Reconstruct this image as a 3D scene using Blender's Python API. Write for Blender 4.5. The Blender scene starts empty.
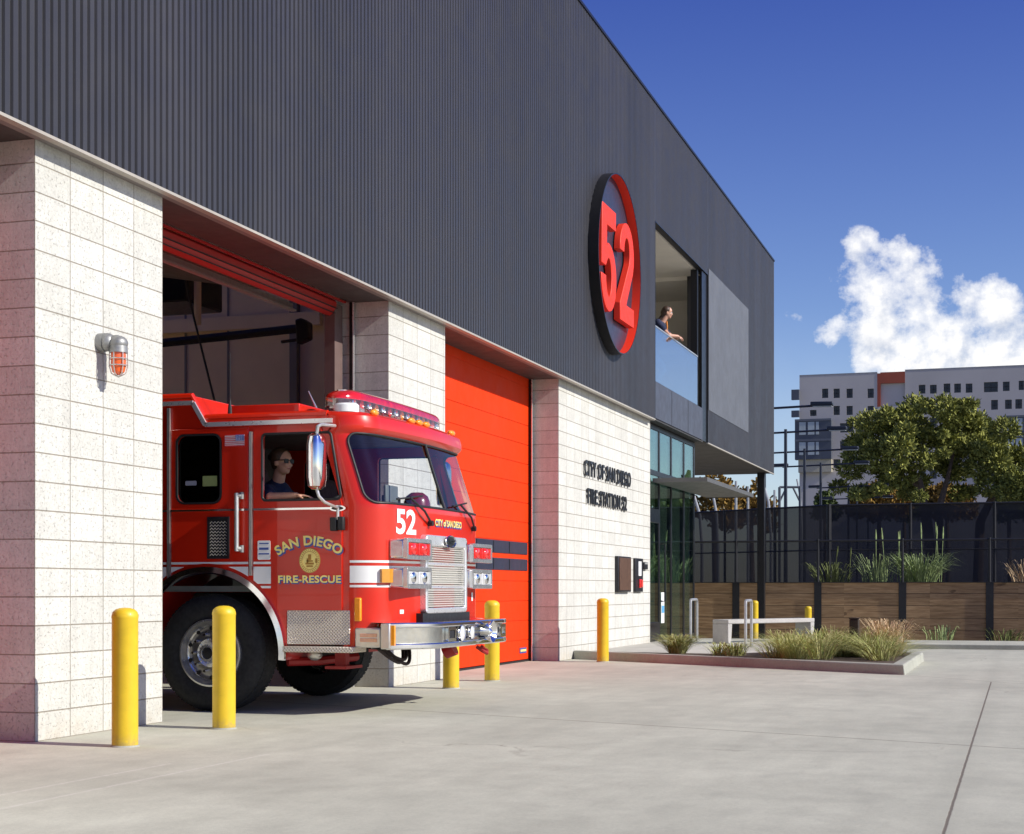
import bpy, bmesh, math, random
from mathutils import Vector, Matrix
from mathutils.geometry import tessellate_polygon
random.seed(7)
S = bpy.context.scene
COL = S.collection
PI = math.pi
R = math.radians

# ------------------------------------------------------------------ node helpers
def newmat(name):
    m = bpy.data.materials.new(name); m.use_nodes = True
    nt = m.node_tree
    return m, nt, nt.nodes['Principled BSDF']
def N(nt, t, **kw):
    n = nt.nodes.new(t)
    for k, v in kw.items():
        if k[0] == 'i' and k[1:].isdigit(): n.inputs[int(k[1:])].default_value = v
        elif k in n.inputs: n.inputs[k].default_value = v
        else: setattr(n, k, v)
    return n
def L(nt, a, b): nt.links.new(a, b)
def M2(nt, op, a, b=None, c=None):
    n = nt.nodes.new('ShaderNodeMath'); n.operation = op
    for i, v in enumerate((a, b, c)):
        if v is None: continue
        if isinstance(v, (int, float)): n.inputs[i].default_value = v
        else: nt.links.new(v, n.inputs[i])
    return n.outputs[0]
def mixc(nt, f, a, b, mode='MIX'):
    n = nt.nodes.new('ShaderNodeMix'); n.data_type = 'RGBA'; n.blend_type = mode
    for i, v in ((0, f), (6, a), (7, b)):
        if isinstance(v, (int, float)): n.inputs[i].default_value = v
        elif isinstance(v, tuple): n.inputs[i].default_value = v if len(v) == 4 else (*v, 1)
        else: nt.links.new(v, n.inputs[i])
    return n.outputs[2]
def ramp(nt, f, *st):
    n = nt.nodes.new('ShaderNodeValToRGB'); e = n.color_ramp.elements
    while len(e) < len(st): e.new(.5)
    for i, (p, c) in enumerate(st):
        e[i].position = p; e[i].color = (c, c, c, 1) if isinstance(c, (int, float)) else (*c, 1)
    nt.links.new(f, n.inputs[0]); return n.outputs[0]
def noise(nt, co, scale, det=4, rough=.55):
    n = nt.nodes.new('ShaderNodeTexNoise'); n.inputs['Scale'].default_value = scale
    n.inputs['Detail'].default_value = det; n.inputs['Roughness'].default_value = rough
    if co is not None: nt.links.new(co, n.inputs['Vector'])
    return n.outputs[0]
def mapping(nt, co, sc=(1, 1, 1), loc=(0, 0, 0)):
    n = nt.nodes.new('ShaderNodeMapping'); n.inputs['Scale'].default_value = sc; n.inputs['Location'].default_value = loc
    nt.links.new(co, n.inputs[0]); return n.outputs[0]
def objco(nt): return nt.nodes.new('ShaderNodeTexCoord').outputs['Object']
def bump(nt, h, strength=.3, dist=.01):
    n = nt.nodes.new('ShaderNodeBump'); n.inputs['Strength'].default_value = strength; n.inputs['Distance'].default_value = dist
    nt.links.new(h, n.inputs['Height']); return n.outputs[0]

MATS = {}
def simple(name, col, rough=.5, metal=0, var=.12, scale=6, coat=0, bmp=0, spec=.5):
    m, nt, p = newmat(name)
    co = objco(nt)
    n = noise(nt, co, scale, 5)
    a = tuple(min(1, c * (1 - var)) for c in col); b = tuple(min(1, c * (1 + var)) for c in col)
    L(nt, mixc(nt, ramp(nt, n, (.3, 0), (.7, 1)), a, b), p.inputs['Base Color'])
    L(nt, ramp(nt, noise(nt, co, scale * 2.3, 4), (.3, max(.02, rough * .85)), (.7, min(1, rough * 1.15))), p.inputs['Roughness'])
    p.inputs['Metallic'].default_value = metal
    p.inputs['Coat Weight'].default_value = coat
    p.inputs['Coat Roughness'].default_value = .03
    p.inputs['Specular IOR Level'].default_value = spec
    if bmp: L(nt, bump(nt, noise(nt, co, scale * 8, 3), bmp, .005), p.inputs['Normal'])
    MATS[name] = m
    return m
def glass(name, tint=(.85, .92, .9), base=.0, rough=.005, ior=1.5, refl=(1, 1, 1)):
    m, nt, p = newmat(name)
    nt.nodes.remove(p)
    out = nt.nodes['Material Output']
    tr = N(nt, 'ShaderNodeBsdfTransparent'); tr.inputs[0].default_value = (*tint, 1)
    gl = N(nt, 'ShaderNodeBsdfGlossy'); gl.inputs['Roughness'].default_value = rough; gl.inputs[0].default_value = (*refl, 1)
    fr = N(nt, 'ShaderNodeFresnel'); gm = N(nt, 'ShaderNodeNewGeometry')   # the same reflectance from either side of a thin pane
    L(nt, M2(nt, 'ADD', ior, M2(nt, 'MULTIPLY', gm.outputs['Backfacing'], 1 / ior - ior)), fr.inputs[0])
    mx = N(nt, 'ShaderNodeMixShader')
    f = M2(nt, 'ADD', M2(nt, 'MULTIPLY', fr.outputs[0], 1 - base), base)
    L(nt, f, mx.inputs[0]); L(nt, tr.outputs[0], mx.inputs[1]); L(nt, gl.outputs[0], mx.inputs[2])
    L(nt, mx.outputs[0], out.inputs[0]); MATS[name] = m
    return m

# ------------------------------------------------------------------ mesh builder
WL = {}
class MB:
    def __init__(s): s.v = []; s.f = []
    def add(s, vs, fs):
        o = len(s.v); s.v += [tuple(v) for v in vs]; s.f += [tuple(i + o for i in f) for f in fs]; return s
    def box(s, x0, x1, y0, y1, z0, z1):
        return s.add([(x, y, z) for z in (z0, z1) for x, y in ((x0, y0), (x1, y0), (x1, y1), (x0, y1))],
                     [(3, 2, 1, 0), (4, 5, 6, 7), (0, 1, 5, 4), (1, 2, 6, 5), (2, 3, 7, 6), (3, 0, 4, 7)])
    def prism(s, base, vec):
        n = len(base); vec = Vector(vec)
        return s.add([Vector(b) for b in base] + [Vector(b) + vec for b in base],
                     [tuple(range(n - 1, -1, -1)), tuple(range(n, 2 * n))] + [(i, (i + 1) % n, n + (i + 1) % n, n + i) for i in range(n)])
    def cyl(s, p0, p1, r0, r1=None, n=16, caps=True):
        if r1 is None: r1 = r0
        p0 = Vector(p0); p1 = Vector(p1); d = (p1 - p0).normalized()
        a = d.orthogonal().normalized(); b = d.cross(a)
        vs = []
        for p, r in ((p0, r0), (p1, r1)):
            vs += [p + (a * math.cos(2 * PI * i / n) + b * math.sin(2 * PI * i / n)) * r for i in range(n)]
        fs = [(i, (i + 1) % n, n + (i + 1) % n, n + i) for i in range(n)]
        if caps: fs += [tuple(range(n - 1, -1, -1)), tuple(range(n, 2 * n))]
        return s.add(vs, fs)
    def tube(s, pts, r, n=8, closed=False):
        pts = [Vector(p) for p in pts]; m = len(pts); vs = []
        rr = r if isinstance(r, (list, tuple)) else [r] * m
        prev = None
        for i, p in enumerate(pts):
            if closed: d = pts[(i + 1) % m] - pts[i - 1]
            else: d = pts[min(i + 1, m - 1)] - pts[max(i - 1, 0)]
            d = d.normalized()
            if prev is None: a = d.orthogonal().normalized()
            else:
                a = prev - d * prev.dot(d)
                a = a.normalized() if a.length > 1e-6 else d.orthogonal().normalized()
            prev = a; b = d.cross(a)
            vs += [p + (a * math.cos(2 * PI * k / n) + b * math.sin(2 * PI * k / n)) * rr[i] for k in range(n)]
        fs = []
        for i in range(m if closed else m - 1):
            j = (i + 1) % m
            fs += [(i * n + k, i * n + (k + 1) % n, j * n + (k + 1) % n, j * n + k) for k in range(n)]
        if not closed: fs += [tuple(range(n - 1, -1, -1)), tuple(range((m - 1) * n, m * n))]
        return s.add(vs, fs)
    def lathe(s, prof, origin, axis='z', n=32, a0=0, a1=2 * PI):
        o = Vector(origin); vs = []; m = len(prof); full = abs(a1 - a0 - 2 * PI) < 1e-6
        k = n if full else n + 1
        for i in range(k):
            t = a0 + (a1 - a0) * i / n; c, q = math.cos(t), math.sin(t)
            for r, h in prof:
                vs.append(o + (Vector((r * c, r * q, h)) if axis == 'z' else Vector((h, r * c, r * q)) if axis == 'x' else Vector((r * c, h, r * q))))
        fs = []
        for i in range(n):
            j = (i + 1) % k
            for a in range(m - 1): fs.append((i * m + a, j * m + a, j * m + a + 1, i * m + a + 1))
        return s.add(vs, fs)
    def ball(s, c, r, n=12, m=8):
        rx, ry, rz = r if isinstance(r, (tuple, list)) else (r, r, r)
        vs = [(c[0], c[1], c[2] - rz)]
        for j in range(1, m):
            t = -PI / 2 + PI * j / m
            vs += [(c[0] + rx * math.cos(t) * math.cos(2 * PI * i / n), c[1] + ry * math.cos(t) * math.sin(2 * PI * i / n), c[2] + rz * math.sin(t)) for i in range(n)]
        vs.append((c[0], c[1], c[2] + rz)); fs = []
        for i in range(n):
            fs.append((0, 1 + (i + 1) % n, 1 + i)); e = len(vs) - 1; b = 1 + (m - 2) * n
            fs.append((e, b + i, b + (i + 1) % n))
            for j in range(m - 2):
                q = 1 + j * n; fs.append((q + i, q + (i + 1) % n, q + n + (i + 1) % n, q + n + i))
        return s.add(vs, fs)
    def cap(s, p0, p1, r0, r1=None):
        r1 = r0 if r1 is None else r1
        s.cyl(p0, p1, r0, r1, 12); s.ball(p0, r0); s.ball(p1, r1); return s
    def plate(s, outer, holes, fn, th):
        """outer and holes are 2-D loops, fn(u, v, w) maps to the world, th the thickness"""
        loops = [outer] + list(holes)
        flat = [p for lp in loops for p in lp]; n = len(flat)
        if not holes: tris = tessellate_polygon([[Vector((u, v, 0)) for u, v in outer]])
        else:
            bm = bmesh.new(); bv = [bm.verts.new((u, v, 0)) for u, v in flat]; o = 0; ed = []
            for lp in loops:
                k = len(lp); ed += [bm.edges.new((bv[o + i], bv[o + (i + 1) % k])) for i in range(k)]; o += k
            bm.verts.index_update()
            bmesh.ops.triangle_fill(bm, use_beauty=True, edges=ed, normal=(0, 0, 1))
            bm.verts.index_update(); tris = [tuple(v.index for v in f.verts) for f in bm.faces]; bm.free()
            ar = lambda lp: abs(sum(lp[i - 1][0] * lp[i][1] - lp[i][0] * lp[i - 1][1] for i in range(len(lp)))) / 2
            a_t = sum(ar([flat[i] for i in t]) for t in tris); a_e = ar(outer) - sum(ar(h) for h in holes)
            if abs(a_t - a_e) > .01 * a_e: print('PLATE AREA', a_t, a_e)
        vs = [fn(u, v, 0) for u, v in flat] + [fn(u, v, th) for u, v in flat]
        fs = [tuple(t) for t in tris] + [tuple(i + n for i in reversed(t)) for t in tris]
        o = 0
        for lp in loops:
            k = len(lp); fs += [(o + i, o + (i + 1) % k, n + o + (i + 1) % k, n + o + i) for i in range(k)]; o += k
        return s.add(vs, fs)
    def build(s, name, mat, parent=None, bevel=0, angle=35, smooth=True, segs=2):
        off = WL.get(parent, Vector((0, 0, 0))) if parent else Vector((0, 0, 0))
        me = bpy.data.meshes.new(name)
        me.from_pydata([tuple(Vector(v) - off) for v in s.v], [], s.f)
        bm = bmesh.new(); bm.from_mesh(me)
        bmesh.ops.recalc_face_normals(bm, faces=bm.faces); bm.to_mesh(me); bm.free()
        if smooth:
            for p in me.polygons: p.use_smooth = True
            me.set_sharp_from_angle(angle=R(angle))
        me.materials.append(MATS[mat] if isinstance(mat, str) else mat)
        o = bpy.data.objects.new(name, me); COL.objects.link(o)
        if parent: o.parent = parent
        WL[o] = off
        if bevel:
            b = o.modifiers.new('bevel', 'BEVEL'); b.width = bevel; b.segments = segs; b.limit_method = 'ANGLE'; b.angle_limit = R(40)
        return o

def pieces(mb, name, mat, parent, **kw):
    """one object for each connected piece of the mesh"""
    par = list(range(len(mb.v)))
    def find(i):
        while par[i] != i: par[i] = par[par[i]]; i = par[i]
        return i
    seen = {}
    for i, v in enumerate(mb.v):
        k = tuple(round(c, 4) for c in v)
        if k in seen: par[find(i)] = find(seen[k])
        else: seen[k] = i
    for f in mb.f:
        for i in f[1:]: par[find(i)] = find(f[0])
    groups = {}
    for f in mb.f: groups.setdefault(find(f[0]), []).append(f)
    out = []
    for fs in groups.values():
        ids = sorted({i for f in fs for i in f}); mp = {i: k for k, i in enumerate(ids)}
        q = MB(); q.add([mb.v[i] for i in ids], [tuple(mp[i] for i in f) for f in fs]); out.append(q.build(name, mat, parent, **kw))
    return out
def tag(o, label, cat, group=None):
    o['label'] = label; o['category'] = cat
    if group: o['group'] = group
    return o
def thing(name, loc, label, cat, group=None):
    o = bpy.data.objects.new(name, None); COL.objects.link(o); o.location = loc; o.empty_display_size = .2
    WL[o] = Vector(loc); return tag(o, label, cat, group)
def kind(o, k='structure'): o['kind'] = k; return o
def copy_thing(o, loc, label=None):
    c = o.copy(); COL.objects.link(c); c.location = loc
    if label: c['label'] = label
    def rec(a, b):
        for ch in a.children:
            d = ch.copy(); COL.objects.link(d); d.parent = b; rec(ch, d)
    rec(o, c); return c
def rrect(u0, u1, v0, v1, r, k=6):
    out = []
    for cu, cv, a in ((u1 - r, v1 - r, 0), (u0 + r, v1 - r, 90), (u0 + r, v0 + r, 180), (u1 - r, v0 + r, 270)):
        out += [(cu + r * math.cos(R(a + 90 * i / k)), cv + r * math.sin(R(a + 90 * i / k))) for i in range(k + 1)]
    return out
def rpoly(pts, r, k=5):
    out = []; n = len(pts)
    for i in range(n):
        p = Vector(pts[i]); a = (Vector(pts[i - 1]) - p).normalized(); b = (Vector(pts[(i + 1) % n]) - p).normalized()
        ang = a.angle(b); t = r / math.tan(ang / 2); c = p + (a + b).normalized() * (r / math.sin(ang / 2))
        s0 = p + a * t; s1 = p + b * t
        v0 = s0 - c; v1 = s1 - c
        for j in range(k + 1):
            w = j / k; q = (v0 * (1 - w) + v1 * w).normalized() * r; out.append(tuple(c + q))
    return out
def text2d(txt, height, bold=0, width=None, sx=1.0, extrude=0.0, spacing=1.0):
    """flat or extruded lettering: returns (verts, faces) in a plane, left bottom at 0,0 and scaled to cap height"""
    cu = bpy.data.curves.new('t', 'FONT'); cu.body = txt; cu.size = 1; cu.offset = bold; cu.extrude = extrude; cu.resolution_u = 4
    cu.space_character = spacing
    ob = bpy.data.objects.new('t', cu); COL.objects.link(ob)
    dg = bpy.context.evaluated_depsgraph_get(); me = ob.evaluated_get(dg).to_mesh()
    vs = [v.co.copy() for v in me.vertices]; fs = [tuple(p.vertices) for p in me.polygons]
    ob.evaluated_get(dg).to_mesh_clear(); bpy.data.objects.remove(ob); bpy.data.curves.remove(cu)
    x0 = min(v.x for v in vs); x1 = max(v.x for v in vs); y0 = min(v.y for v in vs); y1 = max(v.y for v in vs)
    ky = height / (y1 - y0); kx = (width / (x1 - x0)) if width else ky * sx
    return [Vector(((v.x - x0) * kx, (v.y - y0) * ky, v.z)) for v in vs], fs

# ------------------------------------------------------------------ materials
def mat_cmu():
    m, nt, p = newmat('block_masonry'); co = objco(nt)
    sp = N(nt, 'ShaderNodeSeparateXYZ'); L(nt, co, sp.inputs[0])
    u = M2(nt, 'ADD', sp.outputs[0], sp.outputs[1])
    cb = N(nt, 'ShaderNodeCombineXYZ'); L(nt, u, cb.inputs[0]); L(nt, sp.outputs[2], cb.inputs[1])
    br = N(nt, 'ShaderNodeTexBrick'); br.offset = 0; br.squash = 1
    L(nt, cb.outputs[0], br.inputs['Vector'])
    for k, v in (('Scale', 1), ('Mortar Size', .005), ('Mortar Smooth', .35), ('Brick Width', .4365), ('Row Height', .2032), ('Bias', 0)): br.inputs[k].default_value = v
    br.inputs['Color1'].default_value = (.60, .59, .535, 1); br.inputs['Color2'].default_value = (.67, .66, .605, 1); br.inputs['Mortar'].default_value = (.33, .295, .24, 1)
    big = noise(nt, co, 1.6, 5); fine = noise(nt, co, 40, 5, .75); mid = noise(nt, co, 9, 5, .65)
    c = mixc(nt, .35, br.outputs[0], ramp(nt, big, (.3, .72), (.7, 1)), 'MULTIPLY')
    c = mixc(nt, .45, c, ramp(nt, mid, (.35, .78), (.6, 1)), 'MULTIPLY')
    pits = ramp(nt, fine, (.35, 1), (.42, 0)); speck = noise(nt, co, 48, 4, .75)
    c = mixc(nt, .55, c, ramp(nt, speck, (.30, .62), (.52, 1)), 'MULTIPLY')
    patch = ramp(nt, noise(nt, co, 2.3, 3), (.42, 0), (.62, 1))
    c = mixc(nt, M2(nt, 'MULTIPLY', pits, M2(nt, 'ADD', .10, M2(nt, 'MULTIPLY', patch, .34))), c, (.33, .30, .26))
    st = noise(nt, mapping(nt, co, (5, 5, .35)), 3, 4)
    c = mixc(nt, .3, c, ramp(nt, st, (.4, .8), (.6, 1)), 'MULTIPLY')
    # a slightly dirtier splash zone next to the paving
    spl = M2(nt, 'MULTIPLY', ramp(nt, sp.outputs[2], (0, 1), (.22, 0)), ramp(nt, noise(nt, co, 6, 5), (.35, 0), (.65, 1)))
    c = mixc(nt, M2(nt, 'MULTIPLY', spl, .5), c, (.42, .35, .26))
    L(nt, c, p.inputs['Base Color']); p.inputs['Roughness'].default_value = .9; p.inputs['Specular IOR Level'].default_value = .2
    h = M2(nt, 'ADD', M2(nt, 'MULTIPLY', br.outputs['Fac'], -1.0), M2(nt, 'SUBTRACT', M2(nt, 'MULTIPLY', fine, .35), M2(nt, 'MULTIPLY', pits, .5)))
    L(nt, bump(nt, h, .8, .008), p.inputs['Normal']); MATS['block_masonry'] = m
mat_cmu()
def mat_concrete(name, col, joints=False):
    m, nt, p = newmat(name); g = N(nt, 'ShaderNodeNewGeometry'); co = g.outputs['Position']
    big = noise(nt, co, .35, 6, .6); mid = noise(nt, co, 3.2, 9, .72); fine = noise(nt, co, 42, 4, .7)
    streak = noise(nt, mapping(nt, co, (.5, 2.6, 1)), 1.2, 6, .65)
    c = mixc(nt, ramp(nt, big, (.28, 0), (.72, 1)), tuple(v * .80 for v in col), tuple(v * 1.12 for v in col))
    c = mixc(nt, .38, c, ramp(nt, streak, (.3, .74), (.62, 1)), 'MULTIPLY')
    grit = noise(nt, co, 190, 2, .7); c = mixc(nt, .5, c, ramp(nt, grit, (.32, .62), (.5, 1)), 'MULTIPLY')
    pore = ramp(nt, noise(nt, co, 38, 5, .8), (.66, 0), (.72, 1)); c = mixc(nt, M2(nt, 'MULTIPLY', pore, .45), c, tuple(v * .45 for v in col))
    c = mixc(nt, .65, c, ramp(nt, mid, (.3, .76), (.6, 1)), 'MULTIPLY')
    c = mixc(nt, .4, c, ramp(nt, fine, (.3, .72), (.6, 1)), 'MULTIPLY')
    h = M2(nt, 'MULTIPLY', fine, .4)
    if joints:
        sp = N(nt, 'ShaderNodeSeparateXYZ'); L(nt, co, sp.inputs[0]); X, Y = sp.outputs[0], sp.outputs[1]
        wob = M2(nt, 'MULTIPLY', M2(nt, 'SUBTRACT', noise(nt, co, 14, 2), .5), .008)
        def line(x0, y0, x1, y1, w, soft=.4, x_lo=None, x_hi=None):
            ln = math.hypot(x1 - x0, y1 - y0); a, b = (y1 - y0) / ln, -(x1 - x0) / ln; c0 = -(a * x0 + b * y0)
            dd = M2(nt, 'ABSOLUTE', M2(nt, 'ADD', M2(nt, 'ADD', M2(nt, 'MULTIPLY', X, a), M2(nt, 'MULTIPLY', Y, b)), M2(nt, 'ADD', wob, c0)))
            f = ramp(nt, M2(nt, 'DIVIDE', dd, w), (soft, 1), (1, 0))
            if x_lo is not None: f = M2(nt, 'MULTIPLY', M2(nt, 'MULTIPLY', f, M2(nt, 'GREATER_THAN', X, x_lo)), M2(nt, 'LESS_THAN', X, x_hi))
            return f
        js = [line(7.2, .32, 19.3, .32, .010, .4, 0, 19.3), line(12.824, 4.188, 11.227, -.026, .015), line(20.55, 1.37, 19.0, -.03, .012, .4, 10, 20.5), line(27.0, 5, 27, 0, .012)]
        j = js[0]
        for q in js[1:]: j = M2(nt, 'MAXIMUM', j, q)
        halo = line(7.2, .32, 19.3, .32, .16, 0)
        c = mixc(nt, M2(nt, 'MULTIPLY', halo, .25), c, tuple(v * .55 for v in col))
        # tyre paths, scuffs and stains with shapes of their own
        tyre = M2(nt, 'MAXIMUM', line(12.9, 7, 12.2, 0, .28, .1), line(14.9, 7, 14.2, 0, .28, .1))
        tyre = M2(nt, 'MAXIMUM', tyre, line(19.4, 7, 18.2, 0, .26, .1)); tyre = M2(nt, 'MAXIMUM', tyre, line(21.6, 7, 20.6, 0, .26, .1))
        tyre = M2(nt, 'MULTIPLY', tyre, ramp(nt, noise(nt, mapping(nt, co, (5, .6, 1)), 3, 5), (.38, 0), (.66, 1)))
        c = mixc(nt, M2(nt, 'MULTIPLY', tyre, .28), c, tuple(v * .6 for v in col))
        sc = M2(nt, 'MAXIMUM', line(7.094, 5.049, 8.551, 4.976, .022, .2, 5, 8.7), line(6.641, 4.727, 8.476, 4.677, .022, .2, 5, 9.4))
        c = mixc(nt, M2(nt, 'MULTIPLY', M2(nt, 'MULTIPLY', sc, ramp(nt, noise(nt, co, 20, 4), (.3, .2), (.6, 1))), .5), c, (.62, .59, .54))
        vz = N(nt, 'ShaderNodeTexVoronoi', feature='DISTANCE_TO_EDGE'); vz.inputs['Scale'].default_value = .22
        wv = N(nt, 'ShaderNodeVectorMath', operation='MULTIPLY_ADD'); nn_ = nt.nodes.new('ShaderNodeTexNoise'); nn_.inputs['Scale'].default_value = 1.6; nn_.inputs['Detail'].default_value = 6; L(nt, co, nn_.inputs['Vector'])
        L(nt, nn_.outputs['Color'], wv.inputs[0]); wv.inputs[1].default_value = (.9, .9, 0); L(nt, co, wv.inputs[2]); L(nt, wv.outputs[0], vz.inputs['Vector'])
        crk = M2(nt, 'MULTIPLY', ramp(nt, vz.outputs['Distance'], (.0, 1), (.0035, 0)), ramp(nt, noise(nt, co, .33, 2), (.52, 0), (.60, 1)))
        c = mixc(nt, M2(nt, 'MULTIPLY', crk, .6), c, (.20, .17, .14))
        spots = ramp(nt, noise(nt, co, 3.1, 5, .75), (.66, 0), (.73, 1))
        c = mixc(nt, M2(nt, 'MULTIPLY', spots, .3), c, (.16, .14, .12))
        c = mixc(nt, j, c, (.17, .145, .115))
        h = M2(nt, 'SUBTRACT', h, j)
    L(nt, c, p.inputs['Base Color'])
    L(nt, ramp(nt, mid, (.3, .72), (.7, .92)), p.inputs['Roughness']); p.inputs['Specular IOR Level'].default_value = .3
    L(nt, bump(nt, h, .35, .004), p.inputs['Normal']); MATS[name] = m
mat_concrete('paving_concrete', (.545, .535, .438), True)
mat_concrete('kerb_concrete', (.44, .44, .37))
mat_concrete('walk_concrete', (.54, .515, .45))
mat_concrete('bench_concrete', (.46, .44, .41))
def mat_clad():
    m, nt, p = newmat('ribbed_metal'); co = objco(nt)
    sp = N(nt, 'ShaderNodeSeparateXYZ'); L(nt, co, sp.inputs[0])
    pan = M2(nt, 'FLOOR', M2(nt, 'DIVIDE', sp.outputs[0], .93))
    wn = N(nt, 'ShaderNodeTexWhiteNoise', noise_dimensions='1D'); L(nt, pan, wn.inputs['W'])
    c = mixc(nt, wn.outputs['Value'], (.047, .046, .051), (.057, .055, .061))
    c = mixc(nt, .4, c, ramp(nt, noise(nt, mapping(nt, co, (2, 2, .25)), 2.2, 6, .6), (.3, .75), (.65, 1)), 'MULTIPLY')
    L(nt, c, p.inputs['Base Color']); p.inputs['Metallic'].default_value = .25
    L(nt, ramp(nt, noise(nt, co, 3, 4), (.3, .40), (.7, .52)), p.inputs['Roughness']); MATS['ribbed_metal'] = m
mat_clad()
simple('flat_metal', (.072, .073, .090), .42, .25, .07, 2.5)
simple('screen_metal', (.125, .132, .148), .5, .2, .1, 2.5)
simple('dark_metal', (.022, .022, .025), .4, .3, .15, 6)
simple('black_frame', (.014, .014, .016), .35, .3, .1, 6)
simple('dark_soffit', (.060, .056, .054), .6, 0, .08, 2)
simple('grey_soffit', (.22, .20, .19), .65, 0, .06, 1.2)
simple('flashing', (.40, .365, .31), .45, .1, .08, 3)
simple('interior_cream', (.84, .66, .43), .85, 0, .06, 1.5)
simple('balcony_plaster', (.74, .69, .61), .85, 0, .05, 1.5)
simple('interior_dark', (.10, .09, .08), .8, 0, .1, 3)
simple('roof_grey', (.30, .30, .30), .85, 0, .1, 1)
simple('door_orange', (.66, .040, .004), .6, 0, .04, 1.5, 0, 0, .12)
simple('sign_red', (.78, .030, .007), .55, 0, .05, 3)
simple('sign_disc', (.030, .036, .062), .35, .2, .1, 3)
simple('safety_yellow', (.66, .45, .014), .48, 0, .07, 9, .08)
def scuff():
    nt = MATS['safety_yellow'].node_tree; p = nt.nodes['Principled BSDF']; old = p.inputs['Base Color'].links[0].from_socket; co = N(nt, 'ShaderNodeNewGeometry').outputs['Position']
    sp = N(nt, 'ShaderNodeSeparateXYZ'); L(nt, co, sp.inputs[0])
    m_ = ramp(nt, noise(nt, mapping(nt, co, (6, 6, 22)), 2.2, 6, .7), (.62, 0), (.70, 1))
    g_ = M2(nt, 'MULTIPLY', ramp(nt, sp.outputs[2], (0, 1), (.10, 0)), ramp(nt, noise(nt, co, 30, 4), (.35, 0), (.65, 1)))
    c = mixc(nt, M2(nt, 'MULTIPLY', m_, .35), old, (.30, .21, .03)); c = mixc(nt, M2(nt, 'MULTIPLY', g_, .7), c, (.25, .20, .12)); L(nt, c, p.inputs['Base Color'])
scuff()
simple('fire_red', (.60, .017, .003), .34, 0, .05, 2.5, .6, 0, .3)
simple('fire_red_shade_free', (.50, .010, .008), .40, 0, .05, 4, .5)
simple('chrome', (.86, .86, .86), .10, 1, .04, 12)
simple('polished_metal', (.78, .78, .77), .24, .85, .04, 10)
simple('bright_trim', (.84, .84, .83), .30, .7, .03, 10)
simple('satin_metal', (.66, .64, .60), .34, .8, .08, 14)
simple('cast_grey', (.30, .30, .29), .5, .6, .2, 20)
simple('tyre_rubber', (.016, .016, .017), .8, 0, .25, 14, 0, .3)
simple('black_rubber', (.012, .012, .013), .55, 0, .15, 10)
simple('white_vinyl', (.78, .78, .76), .35, 0, .03, 5)
simple('gold_leaf', (.95, .74, .22), .4, 0, .12, 20)
simple('gold_dark', (.36, .18, .02), .45, .1, .15, 20)
simple('blue_vinyl', (.05, .09, .32), .4, 0, .05, 5)
simple('flag_red', (.62, .08, .10), .4, 0, .04, 5)
simple('flag_blue', (.12, .15, .38), .4, 0, .04, 5)
simple('cab_interior', (.09, .095, .09), .7, 0, .2, 5)
simple('seat_fabric', (.05, .025, .03), .85, 0, .2, 8)
simple('grey_plastic', (.16, .18, .18), .45, 0, .1, 6)
simple('wood_dark', (.035, .024, .016), .85, 0, .3, 18)
simple('bronze_panel', (.115, .060, .035), .5, .3, .25, 18)
simple('skin', (.52, .28, .19), .5, 0, .06, 12)
simple('navy_cloth', (.012, .018, .050), .9, 0, .2, 25)
simple('denim', (.30, .36, .44), .9, 0, .15, 25)
simple('hair_brown', (.055, .028, .014), .55, 0, .35, 60)
simple('lip', (.40, .12, .10), .5, 0, .05, 10)
simple('hi_vis', (.55, .75, .03), .7, 0, .1, 10)
simple('mesh_frame', (.018, .018, .021), .5, .2, .1, 8)
simple('galvanised', (.42, .42, .41), .45, .6, .15, 8)
simple('lamp_pole_paint', (.016, .020, .034), .4, .2, .1, 5)
simple('soil', (.09, .065, .045), .95, 0, .35, 10, 0, .4)
simple('court_ground', (.16, .16, .15), .9, 0, .2, .4)
simple('facade_white', (.52, .48, .435), .85, 0, .08, .12)
simple('facade_grey', (.075, .085, .105), .5, .1, .1, .3)
simple('facade_rust', (.34, .07, .03), .6, 0, .12, .3)
simple('pale_curtain', (.42, .47, .46), .7, 0, .1, .8)
simple('undercarriage', (.03, .02, .018), .7, .2, .3, 12)
simple('amber_lens', (.85, .30, .01), .15, 0, .1, 30, 1)
simple('helmet_red', (.20, .008, .012), .25, 0, .1, 8, 1)
simple('lens_white', (.80, .80, .78), .08, .3, .1, 40, 1)
simple('lens_red', (.72, .02, .015), .15, 0, .2, 40, 1)
simple('trunk_bark', (.10, .07, .05), .95, 0, .3, 5, 0, .4)
simple('grass_green', (.16, .19, .05), .8, 0, .35, 9)
simple('grass_fresh', (.30, .38, .15), .8, 0, .35, 9)
simple('grass_dry', (.62, .45, .26), .85, 0, .3, 9)
glass('lobby_glass', (.74, .86, .80), .24, refl=(.80, .97, .92))
glass('balustrade_glass', (.66, .80, .92), .50, .03)
glass('windscreen_glass', (.86, .89, .90), .02, refl=(.80, .92, .84))
glass('dark_glass', (.06, .06, .07), .0)
glass('clear_lens', (.95, .95, .95), .05)
glass('red_lens', (.95, .03, .02), .04)
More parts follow.
